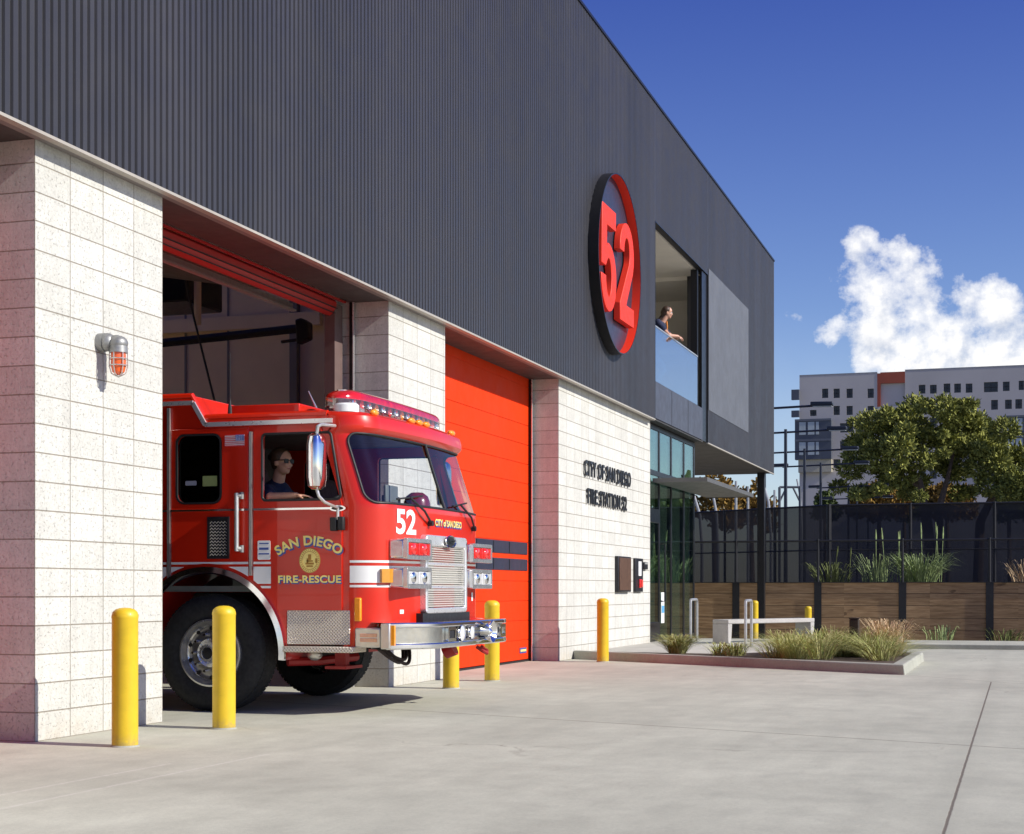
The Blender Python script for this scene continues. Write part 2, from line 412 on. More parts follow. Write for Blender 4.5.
def mat_diamond():
    m, nt, p = newmat('diamond_plate'); co = objco(nt)
    sp = N(nt, 'ShaderNodeSeparateXYZ'); L(nt, co, sp.inputs[0])
    u = M2(nt, 'MULTIPLY', M2(nt, 'ADD', M2(nt, 'ADD', sp.outputs[1], sp.outputs[0]), sp.outputs[2]), 2 * PI / .030)
    v = M2(nt, 'MULTIPLY', M2(nt, 'SUBTRACT', M2(nt, 'ADD', sp.outputs[1], sp.outputs[0]), sp.outputs[2]), 2 * PI / .030)
    h = M2(nt, 'MAXIMUM', M2(nt, 'SINE', u), M2(nt, 'SINE', v))
    L(nt, bump(nt, h, .8, .004), p.inputs['Normal'])
    L(nt, mixc(nt, ramp(nt, h, (.2, 0), (.9, 1)), (.60, .53, .43), (.86, .78, .66)), p.inputs['Base Color']); p.inputs['Metallic'].default_value = .55; p.inputs['Roughness'].default_value = .38
    MATS['diamond_plate'] = m
mat_diamond()
def mat_timber():
    m, nt, p = newmat('timber_boards'); co = objco(nt)
    sp = N(nt, 'ShaderNodeSeparateXYZ'); L(nt, co, sp.inputs[0])
    row = M2(nt, 'FLOOR', M2(nt, 'DIVIDE', sp.outputs[2], .335)); fr = M2(nt, 'FRACT', M2(nt, 'DIVIDE', sp.outputs[2], .335))
    bay = M2(nt, 'FLOOR', M2(nt, 'DIVIDE', M2(nt, 'SUBTRACT', sp.outputs[1], .6), 2.28))
    wn = N(nt, 'ShaderNodeTexWhiteNoise', noise_dimensions='2D'); cb = N(nt, 'ShaderNodeCombineXYZ'); L(nt, row, cb.inputs[0]); L(nt, bay, cb.inputs[1]); L(nt, cb.outputs[0], wn.inputs['Vector'])
    off = N(nt, 'ShaderNodeVectorMath', operation='ADD'); L(nt, co, off.inputs[0]); L(nt, wn.outputs['Color'], off.inputs[1])
    g = noise(nt, mapping(nt, off.outputs[0], (3, .7, 9)), 2.2, 8, .65)
    c = mixc(nt, ramp(nt, g, (.3, 0), (.7, 1)), (.24, .135, .060), (.56, .36, .185))
    c = mixc(nt, .6, c, ramp(nt, wn.outputs['Value'], (0, .55), (1, 1)), 'MULTIPLY')
    kn = ramp(nt, noise(nt, mapping(nt, off.outputs[0], (1, 1.3, 3)), 1.8, 2), (.68, 0), (.74, 1))
    c = mixc(nt, M2(nt, 'MULTIPLY', kn, .6), c, (.05, .025, .012))
    gap = M2(nt, 'LESS_THAN', fr, .035)
    c = mixc(nt, gap, c, (.015, .01, .006))
    L(nt, c, p.inputs['Base Color']); p.inputs['Roughness'].default_value = .8
    L(nt, bump(nt, M2(nt, 'SUBTRACT', M2(nt, 'MULTIPLY', g, .3), gap), .5, .01), p.inputs['Normal']); MATS['timber_boards'] = m
mat_timber()
def mat_netting(name, col, alpha):
    m, nt, p = newmat(name); nt.nodes.remove(p); out = nt.nodes['Material Output']
    co = objco(nt)
    tr = N(nt, 'ShaderNodeBsdfTransparent'); df = N(nt, 'ShaderNodeBsdfDiffuse')
    L(nt, mixc(nt, ramp(nt, noise(nt, co, .9, 4), (.3, 0), (.7, 1)), tuple(v * .75 for v in col), tuple(v * 1.25 for v in col)), df.inputs[0])
    tl = N(nt, 'ShaderNodeBsdfTranslucent'); tl.inputs[0].default_value = (*[v * .8 for v in col], 1)
    a = N(nt, 'ShaderNodeMixShader'); a.inputs[0].default_value = .3; L(nt, df.outputs[0], a.inputs[1]); L(nt, tl.outputs[0], a.inputs[2])
    mx = N(nt, 'ShaderNodeMixShader'); mx.inputs[0].default_value = alpha; L(nt, tr.outputs[0], mx.inputs[1]); L(nt, a.outputs[0], mx.inputs[2])
    L(nt, mx.outputs[0], out.inputs[0]); MATS[name] = m
mat_netting('wind_netting', (.030, .031, .038), .93)
mat_netting('guard_netting', (.03, .03, .036), .30)
def mat_leaf(name, a, b):
    m, nt, p = newmat(name)
    oi = N(nt, 'ShaderNodeNewGeometry')
    c = mixc(nt, oi.outputs['Random Per Island'], a, b)
    c = mixc(nt, .5, c, ramp(nt, noise(nt, objco(nt), .5, 3), (.35, .5), (.65, 1)), 'MULTIPLY')
    L(nt, c, p.inputs['Base Color']); p.inputs['Roughness'].default_value = .75; p.inputs['Specular IOR Level'].default_value = .2
    MATS[name] = m
mat_leaf('pine_needles', (.075, .095, .020), (.42, .42, .10))
mat_leaf('gold_leaves', (.16, .10, .02), (.34, .20, .045))
mat_leaf('green_leaves', (.05, .08, .02), (.13, .16, .045))
mat_leaf('blade_mix', (.26, .31, .07), (.62, .58, .26))

# ------------------------------------------------------------------ ground, walks, kerbs
F = 6.58            # face of the block walls
C = 6.44            # face of the metal cladding
def gz(x):
    pts = ((-1e9, 0), (28, 0), (39.5, -.14), (43.6, -.37), (1e9, -.37))
    for (a, za), (b, zb) in zip(pts, pts[1:]):
        if a <= x <= b: return za + (zb - za) * (x - a) / (b - a)
m = MB(); xs = (-700, -60, 0, 14, 28, 31, 34, 37, 39.5, 41.5, 43.6, 60, 900); ys = (-800, -60, -8, 0, 8, 40, 800)
m.add([(x, y, gz(x)) for x in xs for y in ys], [(i * len(ys) + j, (i + 1) * len(ys) + j, (i + 1) * len(ys) + j + 1, i * len(ys) + j + 1) for i in range(len(xs) - 1) for j in range(len(ys) - 1)])
kind(m.build('ground', 'paving_concrete', smooth=False))
kind(MB().box(44.62, 890, -300, 300, -1, 1.17).build('terrace', 'court_ground'))
kx = lambda y: 20.55 + (y - 1.37) * (23.76 - 20.55) / (6.57 - 1.37)      # the slanting kerb
m = MB(); P = [(kx(6.575), 6.575), (20.55, 1.37), (24.75, 1.37), (24.95, 2.3)]
Q = [(kx(6.575) + .18, 6.575), (20.83, 1.55), (24.62, 1.55), (24.80, 2.3)]
n = len(P)
vs = [(x, y, -.02) for x, y in P] + [(x + dx * .02, y + dy * .02, .13) for (x, y), (dx, dy) in zip(P, ((1, 0), (1, 1), (-.5, 1), (-1, 0)))] + [(x, y, .13) for x, y in Q] + [(x, y, -.02) for x, y in Q]
m.add(vs, [(k * n + i, k * n + i + 1, (k + 1) * n + i + 1, (k + 1) * n + i) for k in range(3) for i in range(n - 1)] + [(0, n, 2 * n, 3 * n), (n - 1, 4 * n - 1, 3 * n - 1, 2 * n - 1)])
kind(m.build('kerb', 'kerb_concrete', bevel=.018))
# walk behind the kerb
m = MB()
for y0, y1 in ((1.56, 2.3), (2.3, 3.4), (3.4, 4.5), (4.5, 5.5), (5.5, 6.64)):
    row = []
    for x in ('k', 25.2, 28, 31, 34, 37):
        for y in (y0, y1):
            xx = kx(y) + .17 if x == 'k' else x
            z = .085 if xx <= 31 else .085 + (gz(37) + .004 - .085) * (xx - 31) / 6
            row.append((xx, y, z))
    m.add(row, [(2 * i, 2 * i + 2, 2 * i + 3, 2 * i + 1) for i in range(5) if not (y1 <= 2.3 and i > 0)])
kind(m.build('footpath', 'walk_concrete', smooth=False))
m = MB(); z = .115
m.add([(kx(6.2) + .2, 6.2, z), (20.84, 1.56, z), (24.6, 1.56, z), (24.8, 2.4, z), (24.6, 3.6, z), (23.6, 4.2, z), (23.9, 6.1, z)], [(0, 1, 6), (1, 5, 6), (1, 4, 5), (1, 2, 4), (2, 3, 4)])
kind(m.build('planting_soil', 'soil', smooth=False))
kind(MB().box(30.6, 30.78, -30, 2.6, -.2, .055).box(30.78, 36.0, 2.45, 2.6, -.3, .05).build('far_kerb', 'kerb_concrete', bevel=.02))
m = MB(); m.add([(30.78, -30, .02), (44.3, -30, -.33), (44.3, 2.44, -.33), (30.78, 2.44, .02)], [(0, 1, 2, 3)])
kind(m.build('planting_bed', 'soil', smooth=False))

# ------------------------------------------------------------------ fire station
st = thing('fire_station', (22.97, F, 0), 'dark ribbed metal fire station over white block piers with red bay doors', 'building')
OPEN = ((7.40, 9.647), (11.393, 16.22), (18.02, 22.97))
TOP = 4.235
def pier(x0, x1, lab=None):
    root = st
    m = MB().box(x0, x1, F, F + .62, -.02, TOP + .01)
    o = m.build('block_pier', 'block_masonry', st)
    # move the origin to the corner so that the courses start there
    d = Vector((x0, F, 0)) - WL[st]
    for v in o.data.vertices: v.co -= d
    o.location = d
    return o
pier(2.6, 7.40); pier(9.647, 11.393); pier(16.22, 18.02); pier(22.97, 29.17)
def ribs(x0, x1, z0, z1, y, pitch=.093, depth=.02):
    m = MB(); xs = []; x = x0
    while x < x1 - .001:
        for dx, dy in ((0, 0), (.052, 0), (.060, 1), (.085, 1)):
            if x + dx < x1: xs.append((x + dx, y + dy * depth))
        x += pitch
    xs.append((x1, y)); n = len(xs)
    m.add([(a, b, z0) for a, b in xs] + [(a, b, z1) for a, b in xs], [(i, i + 1, n + i + 1, n + i) for i in range(n - 1)])
    return m
XE = 43.97; ZR = 10.1
rb = ribs(2.5, 28.965, TOP, ZR, C)
b2 = ribs(28.965, 34.22, 7.90, ZR, C); rb.add(b2.v, b2.f)
b2 = ribs(34.22, XE, 4.262, ZR, C); rb.add(b2.v, b2.f)
# backing and the other three faces of the upper storey
rb.box(2.5, 28.965, C + .022, 6.98, 4.28, ZR - .02).box(34.24, XE, C + .022, 6.9, 4.30, ZR - .02)
rb.box(28.965, 34.24, C + .022, 6.9, 7.92, ZR - .02)
rb.box(XE - .2, XE, 6.9, 25.7, 4.30, ZR - .02).box(2.5, 2.7, 6.98, 25.7, 0, ZR - .02).box(2.5, XE, 25.8, 26.0, 4.3, ZR - .02)
rb.build('metal_cladding', 'ribbed_metal', st, smooth=False)
KX0, KX1, KY0, KY1 = 12.5, 23.6, 9.5, 22.0  # invented opening through roof and ceiling, added to brighten the bay
m = MB().plate([(2.48, C - .02), (XE + .02, C - .02), (XE + .02, 26.02), (2.48, 26.02)], [[(KX0, KY0), (KX1, KY0), (KX1, KY1), (KX0, KY1)]], lambda u, v, w: Vector((u, v, ZR - .015 + w)), .045)
rf = m.build('roof', 'black_frame', st)
MB().box(KX0 - .05, KX1 + .05, KY0 - .05, KY1 + .05, ZR + .05, ZR + .07).build('added_skylight', 'clear_lens', rf)  # unseen pane over the added opening that lets daylight into the bay
m = MB().box(2.5, 28.965, C - .012, C + .055, TOP - .024, TOP - .002); m.box(34.22, XE, C - .008, C + .03, 4.235, 4.260)
m.build('flashing', 'flashing', st)
MB().box(2.5, 29.17, C + .056, F - .003, TOP - .012, TOP + .02).build('eaves_strip', 'grey_soffit', st)
m = MB()
for a, b in OPEN: m.box(a + .002, b - .002, F - .002, 7.02, TOP - .008, TOP + .03)
pieces(m, 'lintel_soffit', 'dark_soffit', st)
MB().box(33.82, XE - .01, C + .03, 25.8, 4.262, 4.30).build('overhang_soffit', simple('overhang_panel', (.075, .068, .064), .6, 0, .06, 1.2), st)
MB().box(29.18, 33.82, 6.75, 25.8, 4.262, 4.30).box(29.18, 33.8, C + .03, 6.75, 4.23, 4.258).build('lobby_ceiling', 'dark_soffit', st)
# apron bay interior
m = MB(); m.box(24.0, 24.2, 7.2, 25.6, 0, 7.2).box(2.7, 24.0, 25.5, 25.7, 0, 7.2)
o = m.build('bay_wall', 'interior_cream', st)
MB().plate([(2.7, 7.05), (24.2, 7.05), (24.2, 25.6), (2.7, 25.6)], [[(KX0, KY0), (KX1, KY0), (KX1, KY1), (KX0, KY1)]], lambda u, v, w: Vector((u, v, 7.2 + w)), .15).box(11.393, 24.0, 7.2, 7.24, 4.3, 7.2).build('bay_ceiling', 'balcony_plaster', st)
m = MB()
for y in (10.4, 11.3, 12.6, 13.4): m.box(23.985, 23.998, y, y + .035, 0, 7)
m.box(23.9, 23.99, 11.32, 11.45, 0, 6.9); pieces(m, 'wall_conduit', 'grey_soffit', st)
MB().box(23.88, 23.99, 10.9, 15.5, 5.40, 5.62).build('wall_duct', 'interior_cream', st)
# closed doors
def bay_door(x0, x1, zb=.03, paint='door_orange'):
    m = MB(); z = zb; k = 0
    while z < TOP:
        z1 = min(z + .291, TOP + .02); m.box(x0, x1, 7.03, 7.08, z + .004, z1 - .004); z = z1
    m.box(x0, x1, 7.038, 7.075, zb, TOP)
    d = m.build('sectional_door', paint, st, bevel=.004)
    for z0, z1 in ((zb + 1.32, zb + 1.49), (zb + 1.56, zb + 1.74)):
        w = MB(); nn = 6 if x1 - x0 > 3 else 3; g = (x1 - x0 - .5) / nn
        w.box(x0 + .22, x1 - .12, 7.018, 7.029, z0, z1)
        w.build('window_strip', 'sign_disc', d, bevel=.008)
        q = MB()
        for i in range(1, nn): q.box(x0 + .22 + i * g, x0 + .24 + i * g, 7.012, 7.0175, z0 + .01, z1 - .01)
        pieces(q, 'window_bar', 'black_rubber', d)
    MB().box(x0, x1, 7.02, 7.08, zb - .04, zb - .004).build('bottom_seal', 'black_rubber', d)
    lb = MB().box(x1 - .48, x1 - .16, 7.022, 7.029, zb + .1, zb + .18).build('label_plate', 'blue_vinyl', d)
    MB().box(x1 - .46, x1 - .18, 7.017, 7.0215, zb + .125, zb + .155).build('label_stripe', 'gold_leaf', lb)
bay_door(18.04, 22.93); simple('door_dimmed_red', (.36, .028, .014), .6, 0, .04, 1.5, 0, 0, .1)
bay_door(7.42, 9.62, .03, 'door_dimmed_red')  # out of view; narrowed and its paint darkened to cut red bounce
m = MB()
for x in (11.41, 16.20, 18.03, 22.93): m.box(x - .025, x + .025, 6.98, 7.025, 0, TOP - .01)
pieces(m, 'door_jamb', 'black_frame', st)
m = MB()
for x in (16.165, 22.895): m.box(x - .012, x + .012, 6.965, 6.98, 0, TOP - .01)
pieces(m, 'jamb_strip', 'bright_trim', st)
MB().box(15.95, 16.16, 7.10, 7.22, 0, TOP - .05).build('door_track', simple('track_brown', (.13, .085, .075), .6), st)
# raised door, its lower sections rolling over at the head of the bay
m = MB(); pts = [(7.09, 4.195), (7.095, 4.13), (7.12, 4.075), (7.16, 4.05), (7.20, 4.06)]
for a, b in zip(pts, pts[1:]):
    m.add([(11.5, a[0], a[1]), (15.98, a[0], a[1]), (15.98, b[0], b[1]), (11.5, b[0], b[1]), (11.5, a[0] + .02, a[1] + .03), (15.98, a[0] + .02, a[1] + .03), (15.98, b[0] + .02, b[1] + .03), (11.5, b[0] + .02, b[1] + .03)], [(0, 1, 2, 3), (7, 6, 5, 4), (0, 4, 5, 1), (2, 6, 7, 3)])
rd = m.build('raised_door', simple('shaded_slat_paint', (.36, .012, .008), .5, 0, .06, 2), st)  # door paint darkened: the shade under the header is put into its colour
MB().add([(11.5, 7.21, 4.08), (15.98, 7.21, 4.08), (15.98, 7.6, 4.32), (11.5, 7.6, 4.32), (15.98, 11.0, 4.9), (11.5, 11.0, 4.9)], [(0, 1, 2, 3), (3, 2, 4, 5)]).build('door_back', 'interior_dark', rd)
MB().box(11.5, 15.98, 7.075, 7.09, 4.125, 4.133).box(11.5, 15.98, 7.10, 7.11, 4.075, 4.083).build('section_gap', 'black_rubber', rd)
MB().box(11.45, 15.75, 7.5, 7.56, 4.12, 4.165).box(11.45, 15.75, 7.46, 7.52, 4.08, 4.10).build('door_bottom_bar', 'satin_metal', st)
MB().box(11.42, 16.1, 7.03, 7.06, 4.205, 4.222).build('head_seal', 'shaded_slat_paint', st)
# entrance glazing
gy = 6.66; ex0, ex1 = 29.19, 33.82
m = MB()
xs = (29.27, 30.30, 31.42, 32.68, 33.76)
for x in xs: m.box(x - .055, x + .055, gy - .012, gy + .07, .06, 4.23)
for z in (.10, 3.30, 4.17): m.box(ex0, ex1, gy - .014, gy + .06, z - .05, z + .05)
m.box(29.2, 30.25, gy - .016, gy + .06, .06, .45).box(29.2, 30.25, gy - .016, gy + .06, 2.35, 2.62)
fr = m.build('entrance_frame', 'black_frame', st, bevel=.006)
for a, b in zip(xs, xs[1:]):
    for z0, z1 in ((.15, 3.25), (3.35, 4.12)):
        MB().box(a + .055, b - .055, gy + .000, gy + .012, z0, z1).build('glass_pane', 'lobby_glass', st)
MB().tube([(30.12, gy - .07, .85), (30.12, gy - .16, .85), (30.12, gy - .16, 1.95), (30.12, gy - .07, 1.95)], .018).build('door_pull', 'black_frame', st)
MB().box(30.44, 30.72, gy - .016, gy - .010, .42, 1.02).build('door_notice', 'white_vinyl', st)
MB().box(30.47, 30.69, gy - .021, gy - .017, .62, .76).build('notice_mark', simple('notice_blue', (.1, .35, .6), .5), st)
m = MB().box(29.2, 33.8, 10.2, 10.4, 0, 4.2).box(33.72, 33.82, 6.76, 10.2, 0, 4.25)
m.build('lobby_wall', 'balcony_plaster', st)
MB().box(29.2, 33.7, 6.8, 10.2, .05, .07).build('lobby_floor', 'roof_grey', st)
MB().box(24.2, 33.82, 10.4, 25.6, 0, 4.2).build('rear_block', 'interior_cream', st)
# canopy over the entrance
m = MB().box(29.40, 34.75, 5.56, 6.58, 3.10, 3.12); m.box(29.40, 34.75, 5.54, 5.56, 3.085, 3.165).box(29.38, 29.40, 5.54, 6.58, 3.085, 3.165).box(34.75, 34.77, 5.54, 6.58, 3.085, 3.165).box(29.4, 34.75, 5.56, 6.58, 3.145, 3.165)
m.build('entrance_canopy', simple('canopy_metal', (.12, .118, .112), .5, .3, .08, 3), st)
MB().box(43.42, 43.62, 6.62, 6.82, -.4, 4.262).build('corner_column', 'black_frame', st, bevel=.01)
# balcony
bal = MB().box(28.97, 33.66, C + .01, C + .06, 4.262, 4.94)
bp = bal.build('balcony_apron', 'flat_metal', st)
m = MB().box(28.97, 28.985, C - .004, C + .02, 4.262, 7.9).box(33.66, 34.215, C + .025, C + .05, 4.262, 7.90).box(28.97, 34.2, C - .004, C + .02, 7.885, 7.905)
m.box(33.42, 33.56, 6.52, 6.66, 4.94, 7.86).build('balcony_frame', 'black_frame', st)
pieces(MB().box(30.5, 30.515, C + .006, C + .009, 4.27, 4.93).box(32.1, 32.115, C + .006, C + .009, 4.27, 4.93), 'apron_joint', 'dark_metal', st)
MB().box(28.9, 34.2, 6.6, 10.2, 7.88, 7.98).build('balcony_ceiling', 'balcony_plaster', st)
MB().box(28.9, 40, 10.0, 10.2, 4.9, 7.9).box(36.6, 36.75, 6.9, 10.2, 4.9, 7.9).box(34.2, 36.6, 6.9, 10.2, 7.8, 7.9).box(28.8, 28.95, 6.6, 10.2, 4.9, 7.9).build('balcony_wall', 'balcony_plaster', st)
MB().box(28.97, 36.6, 6.5, 10.2, 4.86, 4.935).build('balcony_floor', 'walk_concrete', st)
MB().box(35.6, 36.59, 9.0, 9.99, 4.94, 7.3).build('balcony_cupboard', 'grey_soffit', st)
MB().box(35.2, 36.4, 7.2, 8.1, 6.35, 6.5).build('balcony_shelf', 'balcony_plaster', st)
b = MB().box(29.0, 33.10, C + .012, C + .030, 4.945, 5.955).build('glass_balustrade', 'balustrade_glass', st)
MB().box(28.99, 33.12, C + .004, C + .038, 5.955, 5.98).build('rail', 'satin_metal', b)
MB().box(33.14, 33.64, C + .2, C + .215, 4.945, 5.955).build('return_glass', 'lobby_glass', b)
# perforated screen panel on the cladding
sc = ribs(34.26, 39.57, 4.97, 8.04, C - .012, .093, .012); sc.build('perforated_screen', 'screen_metal', st, smooth=False)

# ------------------------------------------------------------------ round 52 sign
cxs, czs, rs = 25.62, 6.43, 1.47
def digit5(m, x0, z0, w, h, t, y0, y1):
    """outline of a condensed bold 5"""
    r = w / 2; out = []
    cz = z0 + r * 1.12; ry = r * 1.12
    out += [(x0 + w * .97, z0 + h), (x0 + w * .06, z0 + h), (x0 + w * .02, z0 + h * .42), (x0 + w * .30, z0 + h * .42)]
    a = [(x0 + r + (r - t) * .92 * math.cos(R(g)), cz + (ry - t * .82) * math.sin(R(g))) for g in range(128, -181, -14)]
    outer = [(x0 + r + r * math.cos(R(g)), cz + ry * math.sin(R(g))) for g in range(-180, 101, 14)]
    out += a + outer + [(x0 + w * .36, z0 + h * .615), (x0 + w * .38, z0 + h * .82), (x0 + w * .97, z0 + h * .82)]
    m.plate(out, [], lambda u, v, q: Vector((u, y0 + q, v)), y1 - y0)
def digit2(m, x0, z0, w, h, t, y0, y1):
    r = w / 2; cz = z0 + h - r * 1.05; ry = r * 1.05
    outer = [(x0 + r + r * math.cos(R(g)), cz + ry * math.sin(R(g))) for g in range(180, -31, -14)]
    inner = [(x0 + r + (r - t) * math.cos(R(g)), cz + (ry - t * .85) * math.sin(R(g))) for g in range(-30, 181, 14)]
    out = outer + [(x0 + w * .44, z0 + h * .18), (x0 + w, z0 + h * .18), (x0 + w, z0), (x0, z0), (x0, z0 + h * .17)] + inner
    m.plate(out, [], lambda u, v, q: Vector((u, y0 + q, v)), y1 - y0)
sg = thing('round_sign', (cxs, C, czs), 'round drum sign with red rim and big red number 52 on dark cladding', 'sign')
m = MB(); k = 72; yf = C - .17
m.lathe([(rs, .17), (rs, 0), (rs - .02, 0)], (cxs, yf, czs), 'y', k).build('drum', 'black_frame', sg)
MB().lathe([(rs - .021, .006), (rs - .021, .165)], (cxs, yf, czs), 'y', k).build('rim_lining', 'sign_red', sg)
MB().lathe([(0.001, 0), (rs - .022, 0)], (cxs, C - .02, czs), 'y', k).build('disc', 'sign_disc', sg)
m = MB(); digit5(m, 24.42, 5.54, .98, 1.68, .29, C - .15, C - .035); m.build('numeral', 'sign_red', sg, bevel=.01)
m = MB(); digit2(m, 25.66, 5.54, .98, 1.68, .29, C - .15, C - .035); m.build('numeral', 'sign_red', sg, bevel=.01)

# wall lettering
lt = thing('wall_lettering', (24.4, F, 2.45), 'black raised letters reading City of San Diego Fire Station 52 on white block wall', 'sign')
def letters(txt, x0, z0, w, h, name):
    vs, fs = text2d(txt, h, .024, w, extrude=.02, spacing=1.22)
    ex = max(v.z for v in vs)
    pieces(MB().add([(x0 + v.x, F - .030 - v.z / ex * .010, z0 + v.y) for v in vs], fs), name, 'dark_metal', lt)
letters('CITY OF SAN DIEGO', 24.36, 2.875, 3.12, .255, 'letter'); letters('FIRE STATION 52', 24.54, 2.44, 2.64, .25, 'letter')

# beacon on the first pier
bx, bz = 10.47, 2.86
wl = thing('caged_beacon', (bx, F, bz), 'grey cast wall beacon with caged orange globe on first white pier', 'wall lamp')
m = MB(); m.cyl((bx, F, bz + .06), (bx, F - .05, bz + .06), .07, .07, 20); m.ball((bx, F - .07, bz + .06), (.065, .06, .07), 16, 10)
m.cyl((bx, F - .06, bz + .065), (bx + .02, F - .15, bz + .065), .045, .05, 18); m.ball((bx + .02, F - .15, bz + .05), (.072, .072, .06), 16, 10)
m.cyl((bx + .02, F - .15, bz + .05), (bx + .02, F - .15, bz - .02), .066, .070, 20)
m.build('housing', 'cast_grey', wl)
m = MB(); m.lathe([(.055, 0), (.056, -.10), (.045, -.145), (.02, -.165), (0.001, -.168)], (bx + .02, F - .15, bz - .02), 'z', 20)
m.build('globe', simple('beacon_orange', (.85, .12, .008), .15, 0, .1, 20, 1), wl)
m = MB(); o_ = Vector((bx + .02, F - .15, bz - .02))
for i in range(6):
    a = i * PI / 3; d = Vector((math.cos(a), math.sin(a), 0))
    m.tube([o_ + d * .066, o_ + d * .067 + Vector((0, 0, -.1)), o_ + d * .052 + Vector((0, 0, -.155)), o_ + Vector((0, 0, -.182))], .0045, 6)
for h_, r_ in ((-.045, .067), (-.095, .067)): m.tube([o_ + Vector((math.cos(a * PI / 10) * r_, math.sin(a * PI / 10) * r_, h_)) for a in range(20)], .0045, 6, True)
m.build('cage', 'satin_metal', wl)
# boxes on the entrance wall
pb = thing('bronze_cabinet', (26.7, F, 1.03), 'square bronze plaque cabinet on white entrance wall', 'wall box')
MB().box(26.44, 27.38, F - .065, F, 1.03, 1.645).build('case', 'dark_metal', pb, bevel=.01)
MB().box(26.50, 27.33, F - .078, F - .065, 1.06, 1.62).build('front_plate', 'bronze_panel', pb, bevel=.006)
pb = thing('emergency_phone_box', (27.9, F, 1.03), 'narrow black call box with red handset beside bronze cabinet', 'wall box')
MB().box(27.80, 28.38, F - .05, F, 1.03, 1.635).build('case', 'dark_metal', pb, bevel=.01)
MB().box(28.00, 28.22, F - .056, F - .05, 1.32, 1.58).build('notice', 'white_vinyl', pb)
m = MB().box(28.03, 28.22, F - .075, F - .05, 1.10, 1.26).cyl((28.12, F - .08, 1.12), (28.12, F - .08, 1.25), .03); m.build('handset', 'lens_red', pb, bevel=.01)
pb = thing('card_reader', (28.62, F, 1.45), 'small grey card reader beside glass entrance door', 'wall box')
MB().box(28.50, 28.78, F - .05, F, 1.44, 1.575).build('case', 'dark_metal', pb, bevel=.008)
MB().box(28.52, 28.76, F - .056, F - .05, 1.535, 1.565).build('display', 'lens_white', pb)

# exhaust boom, heater and cord hanging in the bay
eb = thing('exhaust_boom', (17.0, 9.1, 4.3), 'black exhaust extraction boom hanging inside the open bay', 'boom')
MB().tube([(18.0, 12.0, 4.14), (18.0, 10.0, 4.225), (18.0, 8.46, 4.30)], .055).build('rail', 'black_rubber', eb)
MB().prism([(17.93, 8.50, 4.10), (17.93, 8.34, 4.16), (17.93, 8.34, 4.36), (17.93, 8.44, 4.42), (17.93, 8.52, 4.40)], (.16, 0, 0)).build('end_bracket', 'black_rubber', eb, bevel=.02)
MB().tube([(17.98, 8.72, 4.14), (17.98, 8.44, 4.16)], .02).build('hook', 'black_rubber', eb)
uh = thing('unit_heater', (19.5, 11.5, 5.0), 'dark box heater hanging behind raised bay door', 'heater')
MB().box(19.0, 20.0, 10.6, 12.6, 4.93, 5.6).build('casing', 'black_frame', uh, bevel=.03)
MB().tube([(19.1, 10.5, 4.62), (19.1, 10.5, 7.2)], .05).build('hanger_pipe', 'interior_cream', uh)
tag(MB().tube([(17.0, 9.55, 4.9), (17.0, 9.38, 4.26), (17.0, 9.15, 3.42), (17.0, 8.95, 2.7)], .014).build('power_cord', 'black_rubber'), 'thin black cord dropping from the bay ceiling behind the fire engine', 'cord')

# ------------------------------------------------------------------ fire engine
xL, xR = 12.45, 15.06; xc = (xL + xR) / 2; hw = (xR - xL) / 2; AX = 6.75; AZ = .515
fe = thing('fire_engine', (xc, AX, 0), 'red fire engine pulling out of the open station bay', 'fire engine')
def sidefn(y, z, w): return Vector((xL + w, y, z))
def sidefnR(y, z, w): return Vector((xR - w, y, z))
# plan curve of the cab front
plan = [(xL, 5.44)]
for i in range(0, 13):
    a = R(90 * i / 12); plan.append((xL + .30 * (1 - math.cos(a)), 5.39 - .30 * math.sin(a)))
for i in range(1, 24):
    x = xL + .30 + (2 * hw - .60) * i / 24; plan.append((x, 5.025 + .065 * ((x - xc) / (hw - .3)) ** 2))
for i in range(0, 13):
    a = R(90 - 90 * i / 12); plan.append((xR - .30 * (1 - math.cos(a)), 5.39 - .30 * math.sin(a)))
plan.append((xR, 5.44))
cum = [0]
for a, b in zip(plan, plan[1:]): cum.append(cum[-1] + math.hypot(b[0] - a[0], b[1] - a[1]))
SL = cum[-1]
prof = ((.58, .03, 0), (.62, 0, 0), (1.79, 0, 0), (2.40, .20, 0), (2.42, .165, 0), (2.45, .145, 0), (2.50, .148, .001), (2.55, .158, .006), (2.58, .185, .022), (2.60, .25, .07))
def pz(z):
    for (a, d0, i0), (b, d1, i1) in zip(prof, prof[1:]):
        if a <= z <= b:
            t = (z - a) / (b - a); return d0 + (d1 - d0) * t, i0 + (i1 - i0) * t
    return prof[-1][1:] if z > prof[-1][0] else prof[0][1:]
def shell(s, z, off=0):
    s = max(0, min(SL, s)); i = 0
    while i < len(cum) - 2 and cum[i + 1] < s: i += 1
    t = (s - cum[i]) / (cum[i + 1] - cum[i]); a, b = Vector(plan[i]), Vector(plan[i + 1]); p = a.lerp(b, t)
    def nrm(j):
        j0, j1 = max(0, j - 1), min(len(plan) - 1, j + 1); d = Vector(plan[j1]) - Vector(plan[j0]); return Vector((d.y, -d.x)).normalized()
    nn = nrm(i).lerp(nrm(i + 1), t).normalized()
    dy, ins = pz(z); p = p + nn * (off - ins)
    return Vector((p.x, p.y + dy, z))
def s_of_x(x):
    for i in range(len(plan) - 1):
        if plan[i][0] <= x <= plan[i + 1][0] and plan[i + 1][0] > plan[i][0]:
            return cum[i] + (x - plan[i][0]) / (plan[i + 1][0] - plan[i][0]) * (cum[i + 1] - cum[i])
ws0, ws1 = .05 + .135, SL - .11; wz0, wz1 = 1.805, 2.402; wr = .10
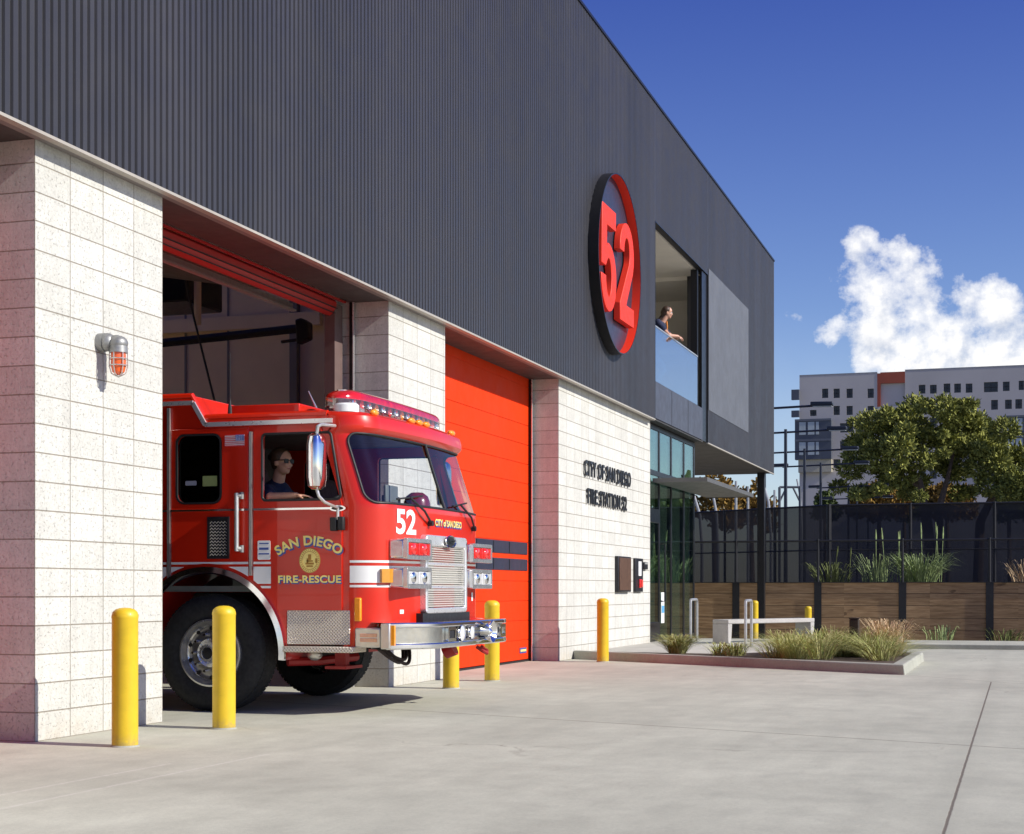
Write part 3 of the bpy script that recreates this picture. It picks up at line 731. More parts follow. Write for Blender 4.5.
def in_ws(s, z, g=0):
    du = max(ws0 + wr - s, s - (ws1 - wr), 0); dv = max(wz0 + wr - z, z - (wz1 - wr), 0); return du * du + dv * dv < (wr + g) ** 2 and ws0 - g < s < ws1 + g and wz0 - g < z < wz1 + g
def surf(m, s_list, z_list, off, keep=lambda s, z: True):
    n = len(z_list); vs = [shell(s, z, off) for s in s_list for z in z_list]; fs = []
    for i in range(len(s_list) - 1):
        for j in range(n - 1):
            if keep((s_list[i] + s_list[i + 1]) / 2, (z_list[j] + z_list[j + 1]) / 2): fs.append((i * n + j, (i + 1) * n + j, (i + 1) * n + j + 1, i * n + j + 1))
    return m.add(vs, fs)
ss = sorted(set([SL * i / 150 for i in range(151)]))
zs = [.58, .62, .8, 1.0, 1.2, 1.4, 1.6, 1.75] + [1.79 + .0155 * i for i in range(40)] + [2.41, 2.425, 2.45, 2.475, 2.50, 2.525, 2.55, 2.565, 2.58, 2.60]
cab = surf(MB(), ss, zs, 0, lambda s, z: not in_ws(s, z))
# roof of the cab
rim = [shell(s, 2.60, 0) for s in ss[::3]]
roofpts = [(p.x, p.y, 2.60) for p in rim] + [(xR - .07, 6.9, 2.60), (xL + .07, 6.9, 2.60)]
cab.add(roofpts, [tuple(range(len(roofpts)))])
# side skins with openings
arch = [(AX + .75 * math.cos(R(a)), AZ + .75 * math.sin(R(a))) for a in range(176, 3, -8)]      # rear to front, over the wheel
outl = [(5.44, .88), (5.44, 1.79), (5.64, 2.40), (5.58, 2.425), (5.55, 2.50), (5.60, 2.55), (6.78, 2.55), (6.90, 2.74), (8.5, 2.74), (8.5, .58), (7.53, .58)]
outl = outl[:-1] + [(7.52, .58)] + [(2 * AX - y, z) for y, z in reversed(arch)] + [(5.98, .70), (5.98, .88)] if False else outl + [(y, z) for y, z in [(2 * AX - q[0], q[1]) for q in arch]] + [(5.99, .58), (5.99, .88)]
winD = rpoly([(6.215, 2.405), (6.215, 1.835), (5.475, 1.835), (5.575, 2.405)], .035)
winR = rrect(6.62, 7.035, 1.83, 2.41, .07)
winC = rrect(7.5, 8.2, 1.83, 2.41, .07)
for fn in (sidefn, sidefnR): cab.plate(outl, [winD, winR, winC], fn, .03)
# raised rear roof with its sloping front
for ya, za, yb, zb in ((6.77, 2.56, 6.90, 2.76),):
    cab.add([(xL + .04, ya, za), (xR - .04, ya, za), (xR - .04, yb, zb), (xL + .04, yb, zb)], [(0, 1, 2, 3)])
cab.box(xL + .04, xR - .04, 6.90, 8.5, 2.74, 2.765).box(xL + .03, xR - .03, 8.46, 8.5, .6, 2.74)
for s_, x in ((1, xL), (-1, xR)):
    cab.tube([(x + s_ * .035, 5.62, 2.565), (x + s_ * .035, 6.79, 2.565), (x + s_ * .035, 6.91, 2.757), (x + s_ * .035, 8.5, 2.757)], .036, 10)
cb = cab.build('cab_body', 'fire_red', fe, angle=28)
MB().box(xL + .035, xR - .035, 5.5, 8.4, 1.05, 1.10).box(xL + .04, xR - .04, 7.30, 7.36, 1.1, 2.5).build('cab_floor', 'cab_interior', fe)
MB().box(xL + .06, xR - .06, 5.72, 8.4, 2.50, 2.53).build('headliner', 'cab_interior', fe)
m = MB(); yy = 5.42
m.add([(xL + .05, 5.85, 1.70), (xR - .05, 5.85, 1.70), (xR - .05, 5.46, 1.79), (xL + .05, 5.46, 1.79), (xL + .05, 5.85, 1.2), (xR - .05, 5.85, 1.2)], [(0, 1, 2, 3), (0, 4, 5, 1)])
m.box(13.4, 14.0, 5.6, 7.0, 1.1, 1.66).box(14.1, 14.46, 5.42, 5.66, 1.70, 1.832).build('dashboard', 'cab_interior', fe)
# windscreen
gs = [ws0 + .012 + (ws1 - ws0 - .024) * i / 60 for i in range(61)]; gzs = [wz0 + .012 + (wz1 - wz0 - .024) * i / 12 for i in range(13)]
wsc = surf(MB(), gs, gzs, -.006, lambda s, z: in_ws(s, z, .012)).build('windscreen', 'windscreen_glass', fe)
rr = rrect(ws0, ws1, wz0, wz1, wr, 8); dens = []
for a, b in zip(rr, rr[1:] + rr[:1]):
    k = max(1, int(math.hypot(b[0] - a[0], b[1] - a[1]) / .06)); dens += [(a[0] + (b[0] - a[0]) * i / k, a[1] + (b[1] - a[1]) * i / k) for i in range(k)]
g = MB().tube([shell(s, z, .002) for s, z in dens], .011, 8, True); g.tube([shell(SL / 2, z, .003) for z in (wz0, 2.0, 2.2, wz1)], .014)
g.build('gasket', 'black_rubber', wsc)
for s0_, s1_ in ((s_of_x(13.36), s_of_x(12.98)), (s_of_x(14.66), s_of_x(14.22))):
    w = MB().tube([shell(s0_, 1.66, .03), shell((s0_ + s1_) / 2, 1.76, .05), shell(s1_, 1.87, .03)], .010)
    w.tube([shell(s1_ - .25, 1.845, .022), shell(s1_, 1.87, .024), shell(s1_ + .28, 1.90, .022)], .008)
    w.cyl(shell(s0_, 1.66, 0), shell(s0_, 1.66, .045), .025).build('wiper', 'black_rubber', fe)
# side glass
for fn, w in ((sidefn, 1), (sidefnR, 1)):
    MB().plate(winR, [], lambda y, z, q: fn(y, z, q + .012), .004).build('side_window', 'dark_glass', fe)
    MB().plate(winC, [], lambda y, z, q: fn(y, z, q + .012), .004).build('side_window', 'dark_glass', fe)
    o_ = rrect(6.605, 7.05, 1.815, 2.425, .08)
    MB().plate(o_, [winR], lambda y, z, q: fn(y, z, q - .020), .03).build('window_gasket', 'black_rubber', fe)
# doors standing slightly proud of the skin
arc2 = [(AX + .79 * math.cos(R(a)), AZ + .79 * math.sin(R(a))) for a in range(0, 181, 6)]
archf = [(y, z) for y, z in [(2 * AX - q[0], q[1]) for q in [(2 * AX - y, z) for y, z in arc2]] if y < 6.295 and z > .90 and y > 5.9]
archf.sort()
dv = [(5.47, .895), (5.47, 1.79), (5.655, 2.39), (5.66, 2.47), (6.295, 2.47), (6.295, 1.17)]
lower = [p for p in [(AX - .79 * math.cos(R(a)), AZ + .79 * math.sin(R(a))) for a in range(80, 0, -4)] if p[0] < 6.295 and p[1] > .895 and p[1] < 1.165]
dv += lower + [(lower[-1][0] - .01 if lower else 6.0, .895)]
for fn in (sidefn, sidefnR):
    d = MB().plate(dv, [winD], lambda y, z, q: fn(y, z, q - .016), .022).build('cab_door', 'fire_red', fe, bevel=.006)
    MB().tube([fn(y, z, -.014) for y, z in winD], .012, 6, True).build('window_seal', 'black_rubber', d)
    crew = [(6.345, 2.47), (7.095, 2.47), (7.095, 1.225)] + [(AX - .79 * math.cos(R(a)), AZ + .79 * math.sin(R(a))) for a in range(112, 56, -4)]
    crew = [p for p in crew if 6.345 <= p[0] <= 7.095] + [(6.345, 1.21)]
    e = MB().plate(crew, [rrect(6.603, 7.052, 1.813, 2.427, .082)], lambda y, z, q: fn(y, z, q - .016), .022).build('crew_door', 'fire_red', fe, bevel=.006)
    # grab handle
    hdl = MB().cyl(fn(6.43, 1.40, -.07), fn(6.43, 1.90, -.07), .020)
    hdl.build('grab_handle', 'satin_metal', e)
    q = MB()
    for z in (1.42, 1.88): q.cyl(fn(6.405, z, -.014), fn(6.43, z, -.075), .022).cyl(fn(6.40, z - .03, -.03), fn(6.40, z + .03, -.03), .018)
    pieces(q, 'handle_bracket', 'cast_grey', e)
    q = MB().plate([(6.525, 1.335), (6.735, 1.335), (6.735, 1.70), (6.525, 1.70)], [[(6.545, 1.355), (6.715, 1.355), (6.715, 1.68), (6.545, 1.68)]], lambda y, z, w: fn(y, z, w - .032), .016)
    q.build('vent_frame', 'dark_metal', e)
    q = MB()
    for i in range(11):
        z = 1.37 + i * .028
        q.tube([fn(6.55 + j * .016, z + (.010 if j % 2 else -.006), -.024) for j in range(11)], .0035, 5)
    q.build('vent_grille', 'satin_metal', e)
    MB().plate([(6.545, 1.355), (6.715, 1.355), (6.715, 1.68), (6.545, 1.68)], [], lambda y, z, w: fn(y, z, w - .020), .003).build('vent_dark', 'black_rubber', e)
    t = MB()
    for y, z0, z1 in ((6.32, 1.19, 2.43), (7.117, 1.16, 2.66)): t.plate([(y - .013, z0), (y + .013, z0), (y + .013, z1), (y - .013, z1)], [], lambda a, b, w: fn(a, b, w - .028), .03)
    pieces(t, 'hinge_strip', 'satin_metal', fe)
    t = MB()
    for y0, y1 in ((5.53, 6.30), (6.34, 7.10), (7.13, 8.4)): t.plate([(y0, 1.750), (y1, 1.750), (y1, 1.767), (y0, 1.767)], [], lambda a, b, w: fn(a, b, w - .024), .012)
    pieces(t, 'trim_line', 'chrome', fe)
    t = MB()
    tp = [(5.56, 2.505), (6.765, 2.505), (6.885, 2.70), (8.45, 2.70)]
    for a, b in zip(tp, tp[1:]):
        d_ = Vector((b[0] - a[0], b[1] - a[1])).normalized(); nn = Vector((-d_.y, d_.x)) * .019
        t.plate([(a[0] - nn.x, a[1] - nn.y), (b[0] - nn.x, b[1] - nn.y), (b[0] + nn.x, b[1] + nn.y), (a[0] + nn.x, a[1] + nn.y)], [], lambda u, v, w: fn(u, v, w - .020), .022)
    pieces(t, 'gutter_trim', 'bright_trim', fe)
    # white reflective bands
    t = MB()
    def za(y):
        q = .78 ** 2 - (y - AX) ** 2; return AZ + math.sqrt(q) if q > 0 else 0
    for y0, y1 in ((6.13, 6.295), (6.345, 7.095), (7.14, 8.45)):
        for z0, z1 in ((1.288, 1.308), (1.118, 1.266), (1.080, 1.100)):
            k = 12
            for i in range(k):
                a, b = y0 + (y1 - y0) * i / k, y0 + (y1 - y0) * (i + 1) / k
                la, lb = max(z0, za(a)), max(z0, za(b))
                if la >= z1 or lb >= z1: continue
                t.add([fn(a, la, -.0185), fn(b, lb, -.0185), fn(b, z1, -.0185), fn(a, z1, -.0185)], [(0, 1, 2, 3)])
    t.build('white_band', 'white_vinyl', fe)
    # wheel arch: dark liner and bright trim
    t = MB(); k = 40
    vs = []
    for i in range(k + 1):
        a = R(-4 + 188 * i / k); c_, s_ = math.cos(a), math.sin(a)
        for r_, w in ((.752, .0), (.752, -.035), (.705, -.045), (.69, -.01), (.69, .03)): vs.append(fn(AX + r_ * c_, AZ + r_ * s_, w))
    t.add(vs, [(i * 5 + j, (i + 1) * 5 + j, (i + 1) * 5 + j + 1, i * 5 + j + 1) for i in range(k) for j in range(4)])
    t.build('arch_trim', 'chrome', fe)
    t = MB(); vs = []
    for i in range(k + 1):
        a = R(-4 + 188 * i / k)
        for w in (.02, .75): vs.append(fn(AX + .74 * math.cos(a), AZ + .74 * math.sin(a), w))
    t.add(vs, [(i * 2, i * 2 + 2, i * 2 + 3, i * 2 + 1) for i in range(k)]); t.build('arch_liner', 'fire_red_shade_free', fe)
    # entry step
    MB().plate([(5.40, .60), (5.985, .60), (5.985, .892), (5.40, .892)], [], lambda u, v, w: fn(u, v, w - .005), .3).build('step_panel', 'diamond_plate', fe, bevel=.006)
    MB().plate([(5.34, .535), (5.99, .535), (5.99, .585), (5.34, .585)], [], lambda u, v, w: fn(u, v, w - .085), .3).build('step_tread', 'diamond_plate', fe, bevel=.008)
# lower corner box with running lamps
for sgn, x in ((1, xL), (-1, xR)):
    a, b = sorted((x - sgn * .03, x + sgn * .35))
    c_ = MB().box(a, b, 5.11, 5.345, .58, .745).build('corner_box', 'satin_metal', fe, bevel=.012)
    q = x - sgn * .034
    for z in (.625, .665):
        MB().box(min(q, q + sgn * .02), max(q, q + sgn * .02), 5.14, 5.30, z, z + .036).build('marker_lamp', simple('peach_lens', (.85, .45, .30), .2, 0, .1, 30, 1), c_, bevel=.008)
    MB().box(min(x - sgn * .012, x + sgn * .03), max(x - sgn * .012, x + sgn * .03), 5.30, 5.36, .80, 1.0).build('side_marker', 'amber_lens', fe, bevel=.01)
# front: bands, numbers, grille, lamps
t = MB(); sl = [SL * i / 80 for i in range(81)]
sl = [s for s in sl if s > .01]
for z0, z1 in ((1.296, 1.316), (1.126, 1.27), (1.088, 1.108)): surf(t, sl, [z0, z1], .004)
t.build('white_band', 'white_vinyl', fe)
def on_front(txt, x0, x1, z0, h, mat, off, name, bold=0, shift=(0, 0)):
    s0 = s_of_x(x0); s1 = s_of_x(x1); vs, fs = text2d(txt, h, bold, s1 - s0)
    MB().add([shell(s0 + v.x + shift[0], z0 + v.y + shift[1], off) for v in vs], fs).build(name, mat, fe)
on_front('52', 12.715, 13.09, 1.545, .22, 'white_vinyl', .005, 'number_decal', .03)
on_front('CITY of SAN DIEGO', 13.50, 14.24, 1.645, .062, 'gold_leaf', .007, 'city_lettering', .02)
on_front('CITY of SAN DIEGO', 13.50, 14.24, 1.645, .062, 'blue_vinyl', .005, 'lettering_shadow', .05, (.008, -.012))
gx0, gx1, gf = 13.18, 14.27, 4.985
m = MB().plate(rrect(gx0, gx1, .855, 1.555, .05), [rrect(gx0 + .05, gx1 - .05, .905, 1.46, .02)], lambda u, v, w: Vector((u, gf + w, v)), .07)
for z in (1.09, 1.30): m.box(gx0 + .05, gx1 - .05, gf + .012, gf + .04, z - .010, z + .010)
gr = m.build('grille', 'bright_trim', fe, bevel=.01)
m = MB(); z = .915
while z < 1.45:
    m.add([(gx0 + .05, gf + .015, z), (gx1 - .05, gf + .015, z), (gx1 - .05, gf + .036, z + .016), (gx0 + .05, gf + .036, z + .016)], [(0, 1, 2, 3)]); z += .0205
m.build('grille_slats', simple('slat_metal', (.80, .78, .72), .35, .55, .04, 10), gr)
MB().box(gx0 + .05, gx1 - .05, gf + .045, gf + .055, .9, 1.46).build('grille_mesh', 'cast_grey', gr)
m = MB(); ec = Vector((xc, gf - .02, 1.505))
m.add([ec] + [ec + Vector((.125 * math.cos(a * PI / 16), 0, .052 * math.sin(a * PI / 16))) for a in range(32)], [(0, 1 + i, 1 + (i + 1) % 32) for i in range(32)])
em = m.build('oval_emblem', 'dark_metal', gr)
MB().tube([ec + Vector((.125 * math.cos(a * PI / 16), 0, .052 * math.sin(a * PI / 16))) for a in range(32)], .008, 6, True).build('emblem_ring', 'chrome', em)
vs, fs = text2d('Pierce', .05, .01, .17); MB().add([(xc - .085 + v.x + v.y * .25, gf - .024, 1.482 + v.y) for v in vs], fs).build('emblem_script', 'chrome', em)
MB().box(13.1, 14.35, 4.99, 5.10, .78, .86).build('grille_base', 'black_rubber', fe)
for sgn in (-1, 1):
    a, b = sorted((xc + sgn * .56, xc + sgn * 1.135))
    for z0, z1, red in ((1.335, 1.50, True), (1.085, 1.255, False)):
        m = MB().box(a, b, 4.975, 5.12, z0, z1); hb = m.build('lamp_housing', 'polished_metal', fe, bevel=.02)
        q = MB().plate(rrect(a - .008, b + .008, z0 - .008, z1 + .008, .02), [rrect(a + .025, b - .025, z0 + .025, z1 - .025, .015)], lambda u, v, w: Vector((u, 4.945 + w, v)), .035)
        q.build('lamp_bezel', 'polished_metal', hb, bevel=.006)
        md = (a + b) / 2
        for u0, u1 in ((a + .03, md - .008), (md + .008, b - .03)):
            q = MB(); q.lathe([(.062, .0), (.050, .012), (.02, .022), (.001, .024)], ((u0 + u1) / 2, 4.962 - .012, (z0 + z1) / 2), 'y', 20)
            q = MB().box(u0, u1, 4.952, 4.974, z0 + .03, z1 - .03)
            lo = q.build('lamp_lens', 'lens_red' if red else 'lens_white', hb, bevel=.008)
            MB().ball(((u0 + u1) / 2, 4.951, (z0 + z1) / 2), (.06, .015, .05), 14, 8).build('lamp_bulb', 'lens_red' if red else 'chrome', lo)
# amber turn signals wrapping the corners
for s_a, s_b in ((.30, .44), (SL - .44, SL - .30)):
    m = MB(); surf(m, [s_a + (s_b - s_a) * i / 8 for i in range(9)], [1.128, 1.14, 1.232, 1.245], .04); surf(m, [s_a + (s_b - s_a) * i / 8 for i in range(9)], [1.128, 1.245], .0)
    for z in (1.128, 1.245):
        k = 8; m.add([shell(s_a + (s_b - s_a) * i / k, z, o) for i in range(k + 1) for o in (0, .04)], [(2 * i, 2 * i + 2, 2 * i + 3, 2 * i + 1) for i in range(k)])
    for s_ in (s_a, s_b): m.add([shell(s_, 1.128, 0), shell(s_, 1.128, .04), shell(s_, 1.245, .04), shell(s_, 1.245, 0)], [(0, 1, 2, 3)])
    m.build('turn_signal', simple('dark_amber', (.58, .24, .012), .15, 0, .1, 30, 1), fe)
m = MB(); q0 = s_of_x(12.82); surf(m, [q0 - .035, q0 + .035], [.86, .895], .005); m.build('front_sticker', 'white_vinyl', fe)
m = MB(); q0 = s_of_x(14.66); surf(m, [q0 - .03, q0 + .03], [.96, 1.04], .005); m.build('oval_sticker', 'white_vinyl', fe)
# bumper
bp = [(12.36, 5.03), (12.40, 4.98), (12.66, 4.775), (12.76, 4.735), (12.9, 4.72), (14.55, 4.72), (14.69, 4.735), (14.79, 4.775), (15.05, 4.98), (15.09, 5.03)]
m = MB()
for z0, z1 in ((.565, .615), (.745, .790)):
    k = len(bp); vs = [(x, y, z0) for x, y in bp] + [(x, y, z1) for x, y in bp] + [(x + (xc - x) * .10, y + .20, z1) for x, y in bp] + [(x + (xc - x) * .10, y + .20, z0) for x, y in bp]
    m.add(vs, [(r_ * k + i, r_ * k + i + 1, ((r_ + 1) % 4) * k + i + 1, ((r_ + 1) % 4) * k + i) for r_ in range(4) for i in range(k - 1)])
bu = m.build('bumper', 'chrome', fe, bevel=.012)
m = MB(); k = len(bp); vs = [(x + (xc - x) * .02, y + .035, .60) for x, y in bp] + [(x + (xc - x) * .02, y + .035, .76) for x, y in bp]
m.add(vs, [(i, i + 1, k + i + 1, k + i) for i in range(k - 1)]); m.build('bumper_face', simple('bumper_steel', (.62, .60, .55), .22, 1, .15, 9), bu)
for a, b in ((12.35, 12.62), (14.83, 15.10)): MB().box(a, b, 5.0, 5.085, .57, .785).build('bumper_end', 'satin_metal', bu, bevel=.01)
MB().box(12.375, 12.41, 4.97, 5.0, .60, .77).build('amber_marker', 'amber_lens', bu)
def bbox(a, b, z0, z1, mat, name, dep=.03): MB().box(a, b, 4.725, 4.725 + dep, z0, z1).build(name, mat, bu, bevel=.006)
MB().plate(rrect(13.02, 13.22, .618, .742, .012), [rrect(13.05, 13.19, .645, .715, .008)], lambda u, v, w: Vector((u, 4.722 + w, v)), .03).build('port_frame', 'chrome', bu)
bbox(13.06, 13.18, .65, .71, 'black_rubber', 'port')
MB().lathe([(.075, 0), (.07, .02), (.055, .035)], (13.38, 4.715, .68), 'y', 24).build('lamp_rim', 'chrome', bu)
MB().lathe([(.001, -.012), (.04, -.008), (.068, .004)], (13.38, 4.715, .68), 'y', 24).build('driving_lamp', 'lens_white', bu)
MB().lathe([(.062, 0), (.058, .02), (.045, .035)], (13.64, 4.715, .68), 'y', 24).build('lamp_rim', 'chrome', bu)
MB().lathe([(.001, -.012), (.04, -.008), (.058, .004)], (13.64, 4.715, .68), 'y', 24).build('driving_lamp', 'lens_white', bu)
m = MB(); m.lathe([(.05, .05), (.06, -.01), (.085, -.05), (.105, -.085), (.098, -.092), (.055, -.05), (.001, -.085)], (14.02, 4.735, .68), 'y', 28); m.build('siren_horn', 'chrome', bu)
MB().lathe([(.058, 0), (.054, .02), (.03, .035), (.001, .03)], (14.36, 4.715, .69), 'y', 24).build('speaker', 'satin_metal', bu)
MB().lathe([(.03, -.008), (.001, -.01)], (14.36, 4.715, .69), 'y', 16).build('speaker_core', 'black_rubber', bu)
MB().plate(rrect(14.5, 14.66, .618, .742, .012), [rrect(14.53, 14.63, .645, .715, .008)], lambda u, v, w: Vector((u, 4.728 + w, v)), .03).build('port_frame', 'chrome', bu)
m = MB().tube([(14.0, 4.80, .54), (14.0, 4.74, .50), (14.06, 4.72, .48), (14.12, 4.74, .50), (14.12, 4.8, .54)], .018); m.cyl((13.55, 4.86, .545), (13.55, 4.95, .50), .07, .06); pieces(m, 'tow_hook', simple('hook_red', (.3, .01, .01), .5), bu)
# wheels
def wheel(x, sgn, y, z=AZ, dual=False):
    w = MB(); xx = x + sgn * .05
    T = [(.300, .012), (.335, -.004), (.40, -.010), (.455, -.002), (.49, .020), (.508, .045), (.515, .07), (.515, .25), (.505, .285), (.47, .315), (.30, .31)]
    w.lathe([(r_, h_ * sgn) for r_, h_ in T], (xx, y, z), 'x', 64)
    n_ = 72
    for i in range(n_):
        a = 2 * PI * i / n_; da = .030
        for h0, h1 in ((.045, .10), (.22, .275)):
            pts = [(xx + sgn * h, y + rr_ * math.cos(a + d), z + rr_ * math.sin(a + d)) for h in (h0, h1) for rr_, d in ((.505, -da), (.517, -da), (.517, da), (.505, da))]
            w.add(pts, [(0, 1, 2, 3), (4, 5, 6, 7), (0, 1, 5, 4), (1, 2, 6, 5), (2, 3, 7, 6)])
    wh = w.build('wheel', 'tyre_rubber', fe)
    q = MB(); q.lathe([(.300, .012 * sgn), (.296, -.008 * sgn), (.282, -.010 * sgn), (.276, .01 * sgn), (.262, .055 * sgn), (.246, .070 * sgn), (.238, .072 * sgn)], (xx, y, z), 'x', 48)
    q.build('rim', 'polished_metal', wh)
    q = MB(); q.lathe([(.240, .072 * sgn), (.228, .050 * sgn), (.20, .036 * sgn), (.15, .030 * sgn), (.001, .030 * sgn)], (xx, y, z), 'x', 48); q.build('wheel_disc', simple('wheel_alloy', (.34, .33, .32), .32, .8, .12, 14), wh)
    q = MB()
    for i in range(10):
        a = 2 * PI * (i + .5) / 10; q.cyl((xx + sgn * .030, y + .217 * math.cos(a), z + .217 * math.sin(a)), (xx + sgn * .024, y + .217 * math.cos(a), z + .217 * math.sin(a)), .019, .019, 12)
    pieces(q, 'hand_hole', 'black_rubber', wh)
    q = MB()
    for i in range(10):
        a = 2 * PI * i / 10; q.cyl((xx + sgn * .03, y + .168 * math.cos(a), z + .168 * math.sin(a)), (xx - sgn * .012, y + .168 * math.cos(a), z + .168 * math.sin(a)), .016, .012, 8)
    pieces(q, 'lug_nut', 'chrome', wh)
    q = MB(); q.lathe([(.13, .03 * sgn), (.125, .0), (.10, -.02 * sgn), (.075, -.045 * sgn), (.07, -.06 * sgn), (.055, -.062 * sgn), (.05, -.045 * sgn)], (xx, y, z), 'x', 32); hb_ = q.build('hub', 'polished_metal', wh)
    MB().lathe([(.052, -.044 * sgn), (.03, -.052 * sgn), (.001, -.054 * sgn)], (xx, y, z), 'x', 24).build('hub_cap', 'black_rubber', hb_)
wheel(xL + .0, 1, AX); wheel(xR, -1, AX); wheel(xL, 1, 12.6); wheel(xR, -1, 12.6)
# underside
m = MB().box(13.2, 13.35, 5.1, 15, .62, .85).box(14.1, 14.25, 5.1, 15, .62, .85).cyl((12.8, AX, .50), (14.65, AX, .50), .08).box(12.9, 14.5, 5.3, 5.5, .55, .7).box(13.35, 14.2, 5.5, 7.6, .72, 1.04)

for q_, (xa, za_) in enumerate(((12.72, .43), (12.80, .45), (12.88, .41))):
    m.tube([(xa + .62 * i / 14, 5.28 - .10 * math.sin(PI * i / 14), .58 - (.58 - za_) * math.sin(PI * i / 14)) for i in range(15)], .016, 8)
m.build('chassis', 'undercarriage', fe)
m = MB().box(12.7, 12.78, 5.55, 5.65, .40, .60).box(12.6, 12.95, 5.5, 5.7, .385, .41).tube([(12.7, 6.1, .44), (12.9, 5.9, .44), (13.4, 5.75, .46)], .04); m.build('suspension_arm', 'hook_red' and MATS['hook_red'], fe)
MB().ball((12.72, 5.85, .50), (.05, .07, .05)).build('air_tank', 'satin_metal', fe)
# pump panel and body behind the cab
m = MB().box(xL + .02, xR - .02, 8.75, 15.0, .55, 2.9); m.build('rear_body', 'fire_red', fe, bevel=.03)
MB().box(xL + .1, xR - .1, 8.5, 8.75, .6, 2.5).build('pump_panel', 'diamond_plate', fe)
for y0, y1 in ((8.9, 10.4), (10.5, 11.8), (13.4, 14.8)):
    for x in (xL + .012, xR - .012):
        MB().box(x - .01, x + .01, y0, y1, 1.15, 2.6).build('locker_shutter', 'satin_metal', fe)
# light bar
m = MB(); k = 24
lb0, lb1 = 12.64, 15.06
def lsec(x):
    e = min(x - lb0, lb1 - x); f_ = math.sqrt(max(0, 1 - max(0, 1 - e / .28) ** 2)); return f_
xs = [lb0 + .004 + (lb1 - lb0 - .008) * (.5 - .5 * math.cos(PI * i / 40)) for i in range(41)]
def bar(z0, zt, half, flat):
    mm = MB(); vs = []; n_ = 14
    for x in xs:
        f_ = max(.12, lsec(x))
        yc = 5.60 + .05 * ((x - xc) / 1.2) ** 2
        for i in range(n_ + 1):
            a = PI * i / n_; vs.append((x, yc - half * f_ * math.cos(a), z0 + (zt - z0) * (math.sin(a) ** flat) * (f_ if zt - z0 > .08 else max(f_, .6))))
    mm.add(vs, [(i * (n_ + 1) + j, (i + 1) * (n_ + 1) + j, (i + 1) * (n_ + 1) + j + 1, i * (n_ + 1) + j + 1) for i in range(40) for j in range(n_)] + [tuple(range(n_ + 1)), tuple(range(40 * (n_ + 1), 41 * (n_ + 1)))]); return mm
lb = bar(2.718, 2.82, .165, .7).build('light_bar', simple('red_dome', (.55, .012, .006), .12, 0, .25, 14, 1), fe)
m = MB()
for x in xs[2:-2]: pass
lo = MB(); vs = []
for x in xs:
    f_ = max(.3, lsec(x)); yc = 5.60 + .05 * ((x - xc) / 1.2) ** 2
    vs += [(x, yc - .165 * f_, 2.655), (x, yc - .165 * f_, 2.722), (x, yc + .165 * f_, 2.722), (x, yc + .165 * f_, 2.655)]
lo.add(vs, [(i * 4 + j, i * 4 + 4 + j, i * 4 + 4 + (j + 1) % 4, i * 4 + (j + 1) % 4) for i in range(40) for j in range(4)] + [(0, 1, 2, 3), (160, 161, 162, 163)])
lo.build('lower_lens', 'clear_lens', lb)
for i in range(15):
    x = lb0 + .16 + i * (lb1 - lb0 - .32) / 14; yc = 5.60 + .05 * ((x - xc) / 1.2) ** 2
    MB().lathe([(.028, -.01), (.045, -.05), (.03, -.055), (.001, -.03)], (x, yc - .07, 2.690), 'y', 14).build('reflector', ('chrome', 'lens_red', 'chrome', 'amber_lens')[i % 4], lb)
    if i % 2 == 0: MB().lathe([(.001, -.04), (.05, -.035), (.055, .03), (.001, .035)], (x, yc, 2.775), 'z', 16).build('beacon', 'lens_red' if i % 4 else 'chrome', lb)
MB().box(lb0 + .06, lb1 - .06, 5.55, 5.70, 2.640, 2.654).box(12.9, 13.0, 5.5, 5.75, 2.59, 2.66).box(14.5, 14.6, 5.5, 5.75, 2.59, 2.66).box(lb0 + .1, lb1 - .1, 5.66, 5.69, 2.67, 2.78).build('bar_base', 'satin_metal', lb)
m = MB().lathe([(.11, 0), (.11, .06), (.095, .075), (.001, .08)], (12.60, 5.50, 2.585), 'z', 28); m.build('siren_dome', 'white_vinyl', fe)
for x in (12.72, 13.44, 13.62, 13.80, 14.62):
    p_ = shell(s_of_x(x), 2.575, 0); MB().ball((p_.x, p_.y, p_.z + .015), (.07, .035, .030), 14, 8).build('cab_marker', 'amber_lens', fe)
MB().box(12.62, 13.9, 5.95, 6.62, 2.60, 2.685).build('roof_box', 'fire_red', fe, bevel=.01)
m = MB().tube([(12.62, 6.62, 2.585), (12.62, 6.62, 2.66), (12.62, 6.62, 2.74)], [.022, .018, .007]); m.tube([(12.62, 6.62, 2.74), (12.62, 6.62, 3.15)], .004, 6); m.build('antenna', 'black_rubber', fe)
MB().tube([(13.6, 6.2, 2.68), (13.6, 6.32, 2.92)], [.012, .004], 6).build('whip_antenna', 'satin_metal', fe)
